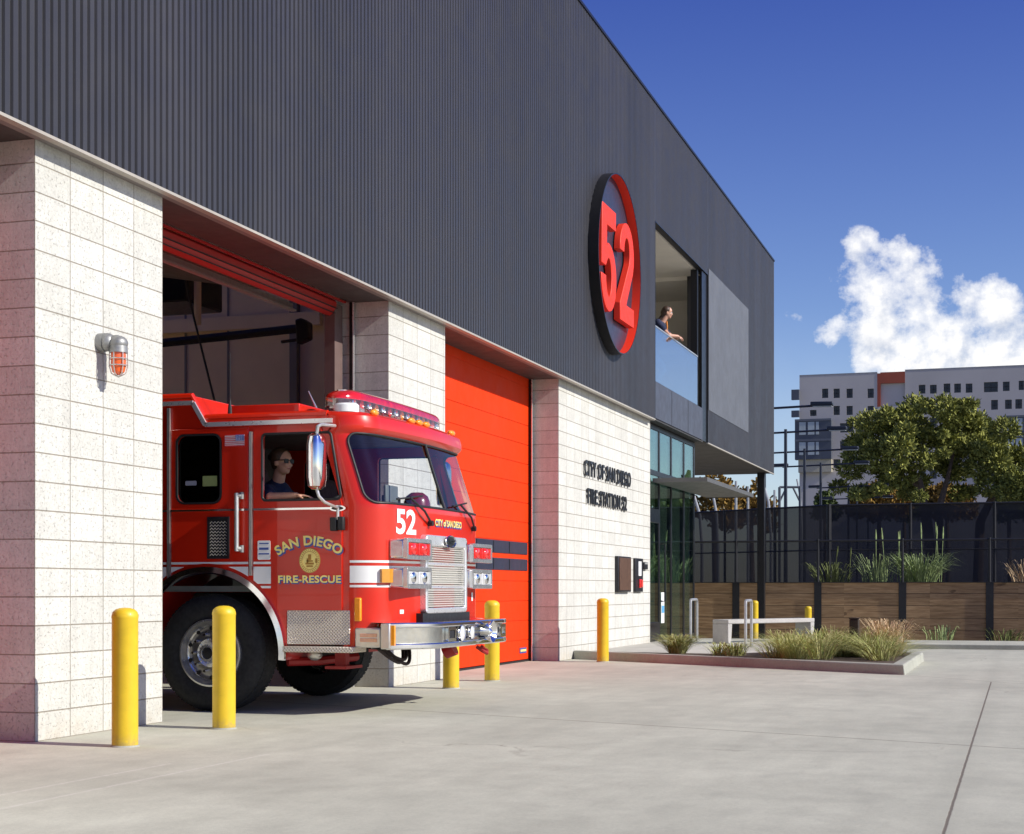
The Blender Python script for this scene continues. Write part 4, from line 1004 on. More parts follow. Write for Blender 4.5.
# mirrors
for sgn, x in ((-1, xL), (1, xR)):
    mx_ = x + sgn * .24; my = 5.60
    m = MB(); prof_ = [(z, f_) for z, f_ in ((1.905, .5), (1.93, .85), (2.0, 1), (2.28, 1), (2.345, .85), (2.37, .5))]
    vs = []
    for z, f_ in prof_:
        for i in range(20):
            a = 2 * PI * i / 20; vs.append((mx_ + .105 * f_ * abs(math.cos(a)) ** .6 * (1 if math.cos(a) > 0 else -1), my + .065 * f_ * abs(math.sin(a)) ** .6 * (1 if math.sin(a) > 0 else -1), z))
    n_ = 20; m.add(vs, [(r_ * n_ + i, r_ * n_ + (i + 1) % n_, (r_ + 1) * n_ + (i + 1) % n_, (r_ + 1) * n_ + i) for r_ in range(5) for i in range(n_)] + [tuple(range(n_)), tuple(range(5 * n_, 6 * n_))])
    mr = m.build('mirror', 'chrome', fe)
    m = MB().tube([(mx_, my, 2.365), (mx_, my - .01, 2.43), (mx_ - sgn * .04, my - .02, 2.45), (x + sgn * .02, 5.53, 2.455)], .016)
    m.tube([(mx_, my, 1.91), (mx_, my - .02, 1.85), (mx_ - sgn * .05, my - .05, 1.80), (x + sgn * .03, 5.50, 1.76), (x + sgn * .03, 5.50, 1.66)], .014); pieces(m, 'mirror_arm', 'satin_metal', mr)
    pieces(MB().box(x + sgn * .03 - .025, x + sgn * .03 + .025, 5.505, 5.565, 1.565, 1.68).box(x + sgn * .03 - .025, x + sgn * .03 + .025, 5.44, 5.495, 1.57, 1.685), 'arm_bracket', 'black_rubber', mr, bevel=.008)
# side decals (driver's side)
w0 = -.0185
def side_text(txt, yl, yr, z0, h, mat, name, arc=0, w=w0, bold=.03, sh=(0, 0)):
    vs, fs = text2d(txt, h, bold, yl - yr, spacing=1.05); W_ = yl - yr; out = []
    for v in vs:
        if arc:
            t = (v.x - W_ / 2) / arc; out.append(sidefn((yl + yr) / 2 - (arc + v.y) * math.sin(t) - sh[0], z0 + (arc + v.y) * math.cos(t) - arc + sh[1], w))
        else: out.append(sidefn(yl - v.x - sh[0], z0 + v.y + sh[1], w))
    MB().add(out, fs).build(name, mat, fe)
side_text('SAN DIEGO', 6.075, 5.475, 1.445, .085, 'blue_vinyl', 'lettering_shadow', .50, w0, .05, (.010, -.014))
side_text('SAN DIEGO', 6.075, 5.475, 1.445, .085, 'gold_leaf', 'door_lettering', .50, w0 - .002)
side_text('FIRE-RESCUE', 6.06, 5.475, 1.125, .065, 'blue_vinyl', 'lettering_shadow', 0, w0, .05, (.008, -.010))
side_text('FIRE-RESCUE', 6.06, 5.475, 1.125, .065, 'gold_leaf', 'door_lettering', 0, w0 - .002)
def sdisc(cy, cz, r, rz, w, mat, name, par=fe):
    m = MB(); m.add([sidefn(cy, cz, w)] + [sidefn(cy + r * math.cos(a * PI / 18), cz + rz * math.sin(a * PI / 18), w) for a in range(36)], [(0, 1 + i, 1 + (i + 1) % 36) for i in range(36)]); return m.build(name, mat, par)
sl_ = sdisc(5.765, 1.316, .099, .106, w0, 'gold_leaf', 'city_seal')
m = MB()
for r_ in (.096, .072): m.tube([sidefn(5.765 + r_ * math.cos(a * PI / 18), 1.316 + r_ * 1.07 * math.sin(a * PI / 18), w0 - .001) for a in range(36)], .002, 5, True)
for a in range(0, 360, 12): m.plate([(5.765 + .080 * math.cos(R(a + d)), 1.316 + .086 * math.sin(R(a + d))) for d in (-2, 2)] + [(5.765 + .088 * math.cos(R(a + d)), 1.316 + .094 * math.sin(R(a + d))) for d in (2, -2)], [], lambda u, v, w: sidefn(u, v, w0 - .002 + w), .001)
for yy, zz, a_, b_ in ((5.765, 1.345, .014, .024), (5.765, 1.29, .040, .008), (5.765, 1.312, .03, .007), (5.705, 1.315, .008, .02), (5.785, 1.315, .008, .02), (5.765, 1.268, .03, .007)):
    m.plate(rrect(yy - a_, yy + a_, zz - b_, zz + b_, .004, 2), [], lambda u, v, w: sidefn(u, v, w0 - .002 + w), .001)
m.build('seal_detail', 'gold_dark', sl_)
fl = MB().plate([(6.382, 2.31), (6.57, 2.31), (6.57, 2.408), (6.382, 2.408)], [], lambda u, v, w: sidefn(u, v, w - .0185), .002).build('flag_decal', 'white_vinyl', fe)
m = MB(); hh = .098 / 13
for i in range(0, 13, 2): m.plate([(6.382, 2.31 + i * hh), (6.57, 2.31 + i * hh), (6.57, 2.31 + (i + 1) * hh), (6.382, 2.31 + (i + 1) * hh)], [], lambda u, v, w: sidefn(u, v, w - .0205), .001)
m.build('flag_stripes', 'flag_red', fl)
MB().plate([(6.382, 2.31 + 6 * hh), (6.465, 2.31 + 6 * hh), (6.465, 2.408), (6.382, 2.408)], [], lambda u, v, w: sidefn(u, v, w - .0225), .001).build('flag_canton', 'flag_blue', fl)
m = MB()
for i in range(5):
    for j in range(4): m.plate([(6.390 + i * .016, 2.362 + j * .011), (6.395 + i * .016, 2.362 + j * .011), (6.395 + i * .016, 2.366 + j * .011), (6.390 + i * .016, 2.366 + j * .011)], [], lambda u, v, w: sidefn(u, v, w - .0235), .0005)
m.build('flag_stars', 'white_vinyl', fl)
pl = MB().plate(rrect(6.135, 6.255, 1.325, 1.49, .012), [], lambda u, v, w: sidefn(u, v, w - .020), .003).build('notice_plate', 'white_vinyl', fe)
MB().plate([(6.145, 1.37), (6.245, 1.37), (6.245, 1.382), (6.145, 1.382)], [], lambda u, v, w: sidefn(u, v, w - .0215), .001).plate([(6.15, 1.46), (6.24, 1.46), (6.24, 1.47), (6.15, 1.47)], [], lambda u, v, w: sidefn(u, v, w - .0215), .001).plate([(6.15, 1.41), (6.24, 1.41), (6.24, 1.43), (6.15, 1.43)], [], lambda u, v, w: sidefn(u, v, w - .0215), .001).build('notice_print', 'blue_vinyl', pl)
ov = sdisc(5.505, 1.757, .075, .026, -.027, 'chrome', 'oval_badge'); sdisc(5.505, 1.757, .055, .015, -.029, 'dark_metal', 'badge_face', ov)
m = MB().plate(rrect(6.86, 6.97, 1.98, 2.02, .01), [], lambda u, v, w: sidefn(u, v, w + .009), .001); m.build('window_sticker', simple('dull_sticker', (.35, .36, .40), .6), fe)
m = MB().plate(rrect(6.66, 6.80, 1.97, 2.06, .005), [], lambda u, v, w: sidefn(u, v, w + .009), .001); m.build('window_sticker', simple('green_sticker', (.30, .36, .12), .6), fe)
# seats and steering wheel
for x in (12.95, 14.45):
    m = MB().box(x - .25, x + .25, 6.0, 6.5, 1.35, 1.52); m.add([(x - .25, 6.48, 1.5), (x + .25, 6.48, 1.5), (x + .25, 6.62, 2.15), (x - .25, 6.62, 2.15), (x - .25, 6.36, 1.5), (x + .25, 6.36, 1.5), (x + .22, 6.52, 2.17), (x - .22, 6.52, 2.17)], [(0, 1, 2, 3), (4, 5, 6, 7), (0, 1, 5, 4), (1, 2, 6, 5), (2, 3, 7, 6), (3, 0, 4, 7)]); m.box(x - .13, x + .13, 6.53, 6.66, 2.14, 2.34)
    m.build('crew_seat', 'seat_fabric', fe, bevel=.04)
swc = Vector((12.95, 5.78, 1.80)); ax_ = Vector((0, .5, .86)).normalized(); a_ = Vector((1, 0, 0)); b_ = ax_.cross(a_)
m = MB().tube([swc + (a_ * math.cos(t * PI / 16) + b_ * math.sin(t * PI / 16)) * .23 for t in range(32)], .016, 8, True)
m.cyl(swc - ax_ * .25, swc, .03); 
for t in (0, 2.1, 4.2): m.cyl(swc, swc + (a_ * math.cos(t) + b_ * math.sin(t)) * .22, .014)
m.build('steering_wheel', 'black_rubber', fe)

# things lying in the cab
hm = thing('fire_helmet', (14.28, 5.50, 1.82), 'dark red fire helmet lying on the fire engine dashboard', 'helmet')
m = MB().lathe([(.001, .17), (.06, .165), (.105, .13), (.125, .08), (.13, .03), (.135, .0)], (14.28, 5.50, 1.83), 'z', 28); m.build('shell', 'helmet_red', hm)
MB().lathe([(.13, .0), (.175, -.012), (.178, -.02), (.13, -.012)], (14.28, 5.50, 1.835), 'z', 28).build('brim', 'helmet_red', hm)
tb = thing('dash_computer', (13.86, 5.62, 1.75), 'grey tablet computer standing on fire engine dashboard', 'computer')
MB().box(13.70, 14.00, 5.58, 5.61, 1.80, 2.04).build('screen_back', 'grey_plastic', tb, bevel=.01); MB().box(13.81, 13.89, 5.61, 5.67, 1.70, 1.95).build('stand', 'black_rubber', tb)
tag(MB().box(14.04, 14.18, 5.62, 5.72, 1.73, 1.95).build('radio_unit', 'black_rubber', bevel=.02), 'small black radio unit on dashboard beside grey tablet', 'radio')
cp = thing('folded_cap', (14.5, 5.42, 1.80), 'dark blue cap lying at right end of the dashboard', 'cap')
MB().lathe([(.001, .08), (.07, .075), (.10, .04), (.105, .0)], (14.5, 5.42, 1.79), 'z', 20).build('crown', 'navy_cloth', cp); MB().ball((14.45, 5.31, 1.795), (.09, .08, .012)).build('peak', 'navy_cloth', cp)

# ------------------------------------------------------------------ people
def organic(m, name, mat, parent, voxel=.012, smooth=6):
    o = m.build(name, mat, parent); md = o.modifiers.new('remesh', 'REMESH'); md.mode = 'VOXEL'; md.voxel_size = voxel; md.use_smooth_shade = True
    sm = o.modifiers.new('smooth', 'SMOOTH'); sm.iterations = smooth; sm.factor = .5
    return o
def frame(face):
    f_ = Vector(face).normalized(); r_ = f_.cross(Vector((0, 0, 1))).normalized(); u_ = r_.cross(f_); return f_, r_, u_
def head(m, c, face, k=1.0):
    c = Vector(c); f_, r_, u_ = frame(face); k *= .97
    def eb(off, rad):
        o = len(m.v); m.ball((0, 0, 0), tuple(q * k for q in rad), 18, 14)
        for i in range(o, len(m.v)):
            v = m.v[i]; m.v[i] = tuple(c + (f_ * (v[0] + off[0] * k) + r_ * (v[1] + off[1] * k) + u_ * (v[2] + off[2] * k)))
    eb((-.01, 0, .035), (.096, .075, .085)); eb((.018, 0, -.03), (.070, .058, .085)); eb((.055, 0, -.083), (.028, .030, .026))
    eb((.088, 0, -.020), (.020, .013, .022)); eb((.080, 0, .006), (.012, .010, .03)); eb((.072, .033, -.028), (.02, .02, .018)); eb((.072, -.033, -.028), (.02, .02, .018))
    eb((.078, 0, -.055), (.014, .024, .008)); eb((.076, 0, -.065), (.014, .020, .008)); eb((.066, 0, .038), (.025, .05, .015))
    for s_ in (-1, 1): eb((-.012, .074 * s_, -.012), (.018, .012, .032))
    return f_, r_, u_
def eyes(c, face, k, parent):
    c = Vector(c); f_, r_, u_ = frame(face)
    m = MB()
    for s_ in (-1, 1): m.ball(c + (f_ * .073 + r_ * .030 * s_ + u_ * .004) * k, .011 * k, 10, 8)
    m.build('eyes', 'white_vinyl', parent)
    m = MB()
    for s_ in (-1, 1): m.ball(c + (f_ * .081 + r_ * .030 * s_ + u_ * .004) * k, .0055 * k, 8, 6)
    m.build('pupils', 'black_rubber', parent)
    m = MB()
    for s_ in (-1, 1): m.tube([c + (f_ * .082 + r_ * q * s_ + u_ * z) * k for q, z in ((.014, .026), (.03, .031), (.048, .025))], .003 * k, 6)
    m.build('eyebrows', 'hair_brown', parent)
    MB().tube([c + (f_ * q + r_ * y + u_ * z) * k for q, y, z in ((.084, -.022, -.061), (.092, 0, -.059), (.084, .022, -.061))], .0045 * k, 6).build('lips', 'lip', parent)
def hand(m, wrist, d, palm_n, curl=.5, side=1, k=1.0):
    """palm, thumb and four fingers; d points along the hand, palm_n out of the palm"""
    w = Vector(wrist); d = Vector(d).normalized(); pn = Vector(palm_n); pn = (pn - d * pn.dot(d)).normalized(); a = d.cross(pn).normalized() * side
    for q in (-.024, -.008, .008, .024): m.cap(w + d * .01 * k + a * q * .7 * k, w + d * .085 * k + a * q * 1.15 * k, .014 * k, .012 * k)
    for i, (q, ln) in enumerate(((.029, .068), (.010, .078), (-.010, .073), (-.028, .056))):
        p = w + d * .088 * k + a * q * k; dirn = d.copy(); r_ = .0088 * k
        for j, seg in enumerate((.45, .32, .23)):
            ang = curl * (.5 + .35 * j); dirn = (dirn * math.cos(ang) + pn * math.sin(ang)).normalized()
            p2 = p + dirn * ln * seg * k; m.cap(p, p2, r_, r_ * .9); p = p2; r_ *= .9
    p = w + d * .03 * k + a * .03 * k; q = p + (d * .028 + a * .026 + pn * .010) * k; m.cap(p, q, .013 * k, .0105 * k); m.cap(q, q + (d * .033 + a * .006 + pn * .014) * k, .0105 * k, .0085 * k)
# driver
H = Vector((12.82, 6.14, 2.195)); face = Vector((-.30, -1, -.03))
dr = thing('person', (12.95, 6.25, 1.5), 'person in navy shirt and sunglasses at the wheel with one arm on the sill', 'person')
m = MB(); head(m, H, face, 1.0)
m.cap((12.87, 6.21, 2.0), (12.845, 6.17, 2.12), .058, .054)
m.cap((12.74, 6.23, 1.93), (13.06, 6.25, 1.93), .062, .062); m.cap((12.90, 6.24, 1.90), (12.92, 6.28, 1.62), .14, .15); m.cap((12.85, 6.26, 1.62), (12.98, 6.26, 1.62), .14)
sh = Vector((12.68, 6.23, 1.925)); el = Vector((12.52, 6.10, 1.865)); wr_ = Vector((12.47, 5.84, 1.875))
m.cap(sh, el, .056, .046); m.cap(el, wr_, .044, .029); hand(m, wr_, (.02, -1, -.05), (0, -.1, -1), .25, -1)
sh2 = Vector((13.12, 6.24, 1.92)); el2 = Vector((13.20, 6.05, 1.72)); wr2 = Vector((13.11, 5.88, 1.83)); m.cap(sh2, el2, .056, .046); m.cap(el2, wr2, .044, .03); hand(m, wr2, (-.25, -1, .15), (-.3, 0, -1), .9, 1)
for s_ in (-.11, .11):
    m.cap((12.93 + s_, 6.22, 1.60), (12.95 + s_, 5.86, 1.60), .085, .065); m.cap((12.95 + s_, 5.86, 1.60), (12.95 + s_, 5.76, 1.22), .06, .045); m.cap((12.95 + s_, 5.76, 1.17), (12.95 + s_, 5.62, 1.14), .045, .035)
bd = organic(m, 'body', 'skin', dr, .0075, 4)
m = MB(); m.cap((12.72, 6.23, 1.925), (13.08, 6.25, 1.925), .072, .072); m.cap((12.90, 6.24, 1.90), (12.92, 6.28, 1.62), .152, .162); m.cap((12.85, 6.26, 1.62), (12.98, 6.26, 1.62), .152)
m.cap(sh, sh.lerp(el, .75), .070, .064); m.cap(sh2, sh2.lerp(el2, .75), .070, .064); m.cap((12.88, 6.22, 1.98), (12.875, 6.215, 2.01), .078, .068)
organic(m, 'shirt', 'navy_cloth', dr, .012, 4)
m = MB()
for s_ in (-.11, .11): m.cap((12.93 + s_, 6.24, 1.60), (12.95 + s_, 5.86, 1.60), .098, .076); m.cap((12.95 + s_, 5.86, 1.60), (12.95 + s_, 5.77, 1.26), .072, .058)
organic(m, 'trousers', 'navy_cloth', dr, .014, 4)
f_, r_, u_ = frame(face)
m = MB(); m.ball(H + f_ * -.026 + u_ * .046, (.088, .098, .084), 16, 12); m.ball(H + f_ * -.06 + u_ * .0, (.066, .06, .075), 14, 10); m.ball(H + f_ * -.115 + u_ * .045, (.045, .045, .04), 14, 10)
organic(m, 'hair', 'hair_brown', dr, .009, 3)
m = MB()
for s_ in (-1, 1):
    c_ = H + f_ * .083 + r_ * .033 * s_ + u_ * .006
    lp = rrect(-.028, .028, -.019, .019, .012, 4); m.add([c_ + r_ * u + u_ * v - f_ * abs(u) * .25 + f_ * o for o in (.0, .007) for u, v in lp], [tuple(range(len(lp))), tuple(range(len(lp), 2 * len(lp)))] + [(i, (i + 1) % len(lp), len(lp) + (i + 1) % len(lp), len(lp) + i) for i in range(len(lp))])
    m.tube([H + f_ * .082 + r_ * .060 * s_ + u_ * .014, H + f_ * .04 + r_ * .078 * s_ + u_ * .013, H - f_ * .015 + r_ * .083 * s_ + u_ * .008], .0045, 6)
m.tube([H + f_ * .090 - r_ * .012 + u_ * .012, H + f_ * .094 + u_ * .014, H + f_ * .090 + r_ * .012 + u_ * .012], .004, 6)
m.build('sunglasses', 'black_rubber', dr)
MB().tube([H + f_ * q + r_ * y + u_ * z for q, y, z in ((.083, -.022, -.060), (.092, 0, -.059), (.083, .022, -.060))], .0045, 6).build('lips', 'lip', dr)
tag(MB().tube([(12.98, 6.15, 1.62), (13.05, 6.1, 1.72), (13.1, 6.0, 1.78), (13.15, 5.95, 1.86)], [.05, .07, .06, .04], 10).build('safety_vest', 'hi_vis'), 'lime high visibility vest bundled beside the driver', 'vest')
dr.location.y += .07
# person on the balcony
H = Vector((30.90, 6.62, 6.53)); face = Vector((.30, -.94, -.14)); k_ = 1.05
pp = thing('person', (31.1, 6.9, 4.935), 'person with dark hair and navy top leaning on the balcony rail', 'person')
m = MB(); head(m, H, face, k_)
hip = Vector((30.78, 6.98, 5.86)); ch = Vector((30.84, 6.78, 6.22))
m.cap(ch + Vector((.03, -.04, .08)), H - Vector((.01, -.03, .08)), .058, .054); m.cap(hip, ch, .135, .145)
f_, r_, u_ = frame((.10, -.99, 0))
sL, sR = ch - r_ * .17 + Vector((0, 0, .08)), ch + r_ * .17 + Vector((0, 0, .08))
eL, eR = Vector((31.08, 6.53, 6.03)), Vector((30.62, 6.53, 6.03)); wL, wR = Vector((30.90, 6.39, 6.03)), Vector((30.74, 6.38, 6.03))
m.cap(sL, sR, .07); m.cap(sL, eL, .055, .045); m.cap(sR, eR, .055, .045); m.cap(eL, wL, .043, .03); m.cap(eR, wR, .043, .03)
hand(m, wL, (-.6, -.6, -.3), (-.4, .2, -.8), .7, 1); hand(m, wR, (.5, -.7, -.3), (.4, .2, -.8), .7, -1)
LEGS = ((-.09, (30.94, 6.70, 5.42), (30.84, 6.90, 5.02)), (.09, (30.70, 6.98, 5.41), (30.64, 7.06, 5.02)))
for s_, kn, ft in LEGS:
    kn = Vector(kn); ft = Vector(ft); m.cap(hip - r_ * s_, kn, .092, .062); m.cap(kn, ft, .058, .042); m.cap(ft - Vector((0, 0, .035)), ft + Vector((.07, -.14, -.055)), .042, .03)
organic(m, 'body', 'skin', pp, .010, 4)
m = MB(); m.cap(hip, ch, .147, .157); m.cap(sL, sR, .082); m.cap(sL, sL.lerp(eL, .55), .070, .064); m.cap(sR, sR.lerp(eR, .55), .070, .064); organic(m, 'shirt', 'navy_cloth', pp, .014, 4)
m = MB(); m.cap(hip - r_ * .06, hip + r_ * .06, .145)
for s_, kn, ft in LEGS: m.cap(hip - r_ * s_, kn, .105, .074); m.cap(Vector(kn), ft, .070, .056)
organic(m, 'jeans', 'denim', pp, .014, 4)
f2, r2, u2 = frame(face)
m = MB(); m.ball(H + f2 * -.03 + u2 * .045, (.095, .095, .085), 14, 10); m.ball(H + f2 * -.065 - u2 * .01, (.072, .072, .09), 14, 10); m.cap(H + f2 * -.07 - u2 * .06, ch + f_ * -.05 + Vector((0, 0, .10)), .05, .03)
organic(m, 'hair', 'hair_brown', pp, .011, 3); eyes(H, face, k_, pp)
MB().tube([ch + f_ * .15 + Vector((0, 0, .14)) - r_ * .06, ch + f_ * .165, ch + f_ * .15 - Vector((0, 0, .08))], .014, 8).build('lanyard', simple('lanyard_orange', (.6, .2, .03), .8), pp)

# ------------------------------------------------------------------ bollards
def bollard(loc, label, h=.945):
    o = thing('bollard', loc, label, 'bollard', 'yellow bollards round the station'); x, y, z = loc
    m = MB(); r_ = .0885
    m.lathe([(r_, -.02), (r_, h - .075), (r_ + .002, h - .07), (r_ + .002, h - .055), (r_ * .94, h - .03), (r_ * .72, h - .012), (r_ * .4, h - .002), (.001, h)], (x, y, z), 'z', 32)
    m.build('sleeve', 'safety_yellow', o)
    MB().lathe([(r_ + .001, .0), (r_ + .012, .0), (r_ + .004, .012), (r_ + .001, .012)], (x, y, z), 'z', 32).build('base_ring', 'kerb_concrete', o)
    return o
b0 = bollard((9.551, 5.804, 0), 'yellow bollard in front of the first white pier, the nearest one')
for loc, lb in (((11.007, 5.824, 0), 'yellow bollard in front of the fire engine front wheel'), ((16.243, 5.862, 0), 'yellow bollard half hidden below the fire engine bumper'),
                ((17.728, 5.888, 0), 'yellow bollard before the red door just beyond the bumper'), ((22.90, 5.88, 0), 'yellow bollard in front of the white lettered wall'),
                ((39.1, 6.2, -.135), 'far yellow bollard behind the middle of the concrete bench'), ((41.9, 5.25, -.30), 'far shorter yellow bollard at right end of the bench')):
    copy_thing(b0, loc, lb)

# ------------------------------------------------------------------ bench, racks, post
bn = thing('bench', (29.9, 4.6, .085), 'long low concrete bench by the entrance walk', 'bench')
A, B = Vector((28.95, 5.22, .085)), Vector((31.15, 3.93, .085)); d = (B - A).normalized(); nn = Vector((-d.y, d.x, 0)) * .19
m = MB().prism([A - nn + Vector((0, 0, .36)), B - nn + Vector((0, 0, .36)), B + nn + Vector((0, 0, .36)), A + nn + Vector((0, 0, .36))], (0, 0, .08)); m.build('seat', 'bench_concrete', bn, bevel=.015)
for p in (A + d * .0, B - d * .12):
    m = MB(); q = p + d * .12; w = d * -.02
    m.add([p - nn * .98, q - nn * .98 + w * 1.5, q + nn * .98 + w * 1.5, p + nn * .98, p - nn * .98 + Vector((0, 0, .361)), q - nn * .98 + Vector((0, 0, .361)), q + nn * .98 + Vector((0, 0, .361)), p + nn * .98 + Vector((0, 0, .361))], [(0, 1, 2, 3), (4, 5, 6, 7), (0, 1, 5, 4), (1, 2, 6, 5), (2, 3, 7, 6), (3, 0, 4, 7)])
    m.build('leg', 'bench_concrete', bn, bevel=.012)
def rack(x, y, label):
    o = thing('bike_rack', (x, y, .085), label, 'bike rack', 'steel hoops by the entrance'); r_ = .026; h = .80; w = .62
    pts = [(x, y, .08), (x, y, .085 + h - .06)] + [(x + .06 - .06 * math.cos(R(a)), y, .085 + h - .06 + .06 * math.sin(R(a))) for a in (30, 60, 90)] + [(x + w - .06 + .06 * math.sin(R(a)), y, .085 + h - .06 + .06 * math.cos(R(a))) for a in (0, 30, 60)] + [(x + w, y, .085 + h - .06), (x + w, y, .08)]
    MB().tube(pts, r_, 10).build('hoop', 'galvanised', o)
    MB().cyl((x, y, .08), (x, y, .092), .07, n=16).cyl((x + w, y, .08), (x + w, y, .092), .07, n=16).build('foot_plate', 'galvanised', o)
rack(29.35, 5.85, 'steel bike hoop standing beside the glass entrance'); rack(26.9, 4.42, 'steel bike hoop standing in front of the concrete bench')
pt = thing('timber_post', (24.3, 2.36, .1), 'short dark timber post standing in the planter grass', 'post')
MB().prism([(24.23, 2.29, .05), (24.37, 2.29, .05), (24.37, 2.43, .05), (24.23, 2.43, .05)], (0, 0, .58)).build('shaft', 'wood_dark', pt, bevel=.015)
MB().prism([(24.225, 2.285, .631), (24.375, 2.285, .631), (24.375, 2.435, .631), (24.225, 2.435, .631)], (0, 0, .02)).build('top_cap', 'wood_dark', pt, bevel=.005)

# ------------------------------------------------------------------ grasses
def tuft(m, c, n, rad, hgt, lean, w=.006, rnd=random):
    for _ in range(n):
        a = rnd.uniform(0, 2 * PI); q = rad * math.sqrt(rnd.random()) * .5; b = Vector((c[0] + q * math.cos(a), c[1] + q * math.sin(a), c[2]))
        a2 = a + rnd.uniform(-.7, .7); h = hgt * rnd.uniform(.55, 1.1); ln = lean * rnd.uniform(.3, 1.25); d = Vector((math.cos(a2), math.sin(a2), 0)); s_ = Vector((-d.y, d.x, 0)) * w * rnd.uniform(.6, 1.3)
        p1 = b + d * ln * .25 + Vector((0, 0, h * .55)); p2 = b + d * ln * .65 + Vector((0, 0, h * .9)); p3 = b + d * ln + Vector((0, 0, h * rnd.uniform(.7, 1.0)))
        m.add([b - s_, b + s_, p1 + s_ * .9, p1 - s_ * .9, p2 + s_ * .7, p2 - s_ * .7, p3], [(0, 1, 2, 3), (3, 2, 4, 5), (5, 4, 6)])
rg = random.Random(3)
m = MB()
for _ in range(44):
    y = rg.uniform(1.72, 3.3); x = rg.uniform(kx(y) + .6, 24.3 - max(0, y - 3.0) * .5)
    tuft(m, (x, y, .11), 120, .34, rg.uniform(.16, .44), rg.uniform(.40, .9), .0042, rg)
kind(tag(m.build('ornamental_grass', 'blade_mix', smooth=False), 'arching green ornamental grass filling the wide end of the planter', 'grass'), 'stuff')
m = MB()
for i in range(4): tuft(m, (23.6 + rg.uniform(-.12, .12), 4.85 + rg.uniform(-.16, .16), .11), 150, .2, .30, .46, .0045, rg)
tag(m.build('grass_tuft', 'blade_mix', smooth=False), 'round green grass tuft by the kerb below the entrance glass', 'grass')
m = MB()
for i in range(3): tuft(m, (23.1 + rg.uniform(-.12, .12), 4.05 + rg.uniform(-.2, .2), .11), 90, .25, .20, .24, .006, rg)
tag(m.build('grass_tuft', 'blade_mix', smooth=False), 'small grass tuft at the foot of the steel hoop before the bench', 'grass')
m = MB()
for i in range(5): tuft(m, (24.42 + rg.uniform(-.12, .15), 1.86 + rg.uniform(-.12, .12), .11), 80, .25, .54, .42, .0045, rg)
tag(m.build('dry_grass', 'grass_dry', smooth=False), 'dry blond grass clump to the right of the timber post', 'grass')
def tallweed(name, c, n, h, lean, mat, label, spikes=0):
    m = MB()
    tuft(m, c, n, .9, h, lean, .014, rg)
    for _ in range(spikes):
        a = rg.uniform(0, 6.28); b = Vector(c) + Vector((math.cos(a) * .3, math.sin(a) * .6, 0)); t = b + Vector((rg.uniform(-.1, .1), rg.uniform(-.15, .15), h * rg.uniform(1.3, 1.9)))
        m.tube([b, b.lerp(t, .7), t], [.010, .010, .004], 5); m.tube([b.lerp(t, .72), b.lerp(t, .86), t], [.010, .022, .006], 6)
    tag(m.build(name, mat, smooth=False), label, 'weeds')
tallweed('tall_weeds', (45.8, 2.65, 1.17), 300, .95, 1.0, 'grass_fresh', 'tall pale green weeds growing above the timber wall, the largest clump', 4)
tallweed('tall_weeds', (45.4, 3.75, 1.17), 70, .95, .5, 'grass_fresh', 'upright green weed stalks between two clumps above the timber wall', 4)
tallweed('tall_weeds', (45.6, 5.05, 1.17), 110, .7, .7, 'grass_green', 'lower bushy weeds above the timber wall beside the fence corner', 2)
tallweed('tall_weeds', (45.5, -.25, 1.17), 90, .75, .5, 'grass_dry', 'sparse dry weeds above the timber wall at the right edge', 2)
tallweed('wall_plant', (43.6, 1.95, -.33), 40, .50, .3, 'grass_fresh', 'small bright green plant at timber wall foot left of a post')
tallweed('wall_plant', (43.6, .35, -.33), 60, .42, .5, 'grass_green', 'spreading green plants at timber wall foot right of a post')

# ------------------------------------------------------------------ timber wall and fences
tw = thing('timber_retaining_wall', (44.5, 4, -.37), 'brown timber board retaining wall with black steel posts', 'wall')
o = MB().box(44.5, 44.6, -14, 22, -.42, 1.262).build('boards', 'timber_boards', tw)
for i in range(-6, 7):
    y = 5.31 + i * 2.27
    MB().box(44.475, 44.50, y - .095, y + .095, -.42, 1.262).box(44.468, 44.475, y - .10, y + .10, -.42, 1.258).build('post', 'mesh_frame', tw)
MB().box(44.46, 44.62, -14, 22, 1.262, 1.285).build('cap_rail', 'mesh_frame', tw)
gf_ = thing('guard_fence', (44.55, 4, 1.28), 'low black mesh guard fence standing on the timber wall', 'fence')
m = MB()
for i in range(-6, 7): m = m; MB().cyl((44.54, 5.31 + i * 2.27, 1.285), (44.54, 5.31 + i * 2.27, 2.47), .035, n=10).build('post', 'mesh_frame', gf_)
MB().cyl((44.54, -14, 2.42), (44.54, 22, 2.42), .028, n=8).build('top_rail', 'mesh_frame', gf_)
MB().add([(44.54, -14, 1.29), (44.54, 22, 1.29), (44.54, 22, 2.41), (44.54, -14, 2.41)], [(0, 1, 2, 3)]).build('netting', 'guard_netting', gf_)
tf = thing('court_fence', (50, 5.6, 1.17), 'tall black wind netting fence round the tennis courts', 'fence')
corner = Vector((50, 5.63, 0)); pts = [Vector((50, -14, 0)), corner, Vector((55.0, 13.0, 0)), Vector((64.0, 26.4, 0))]
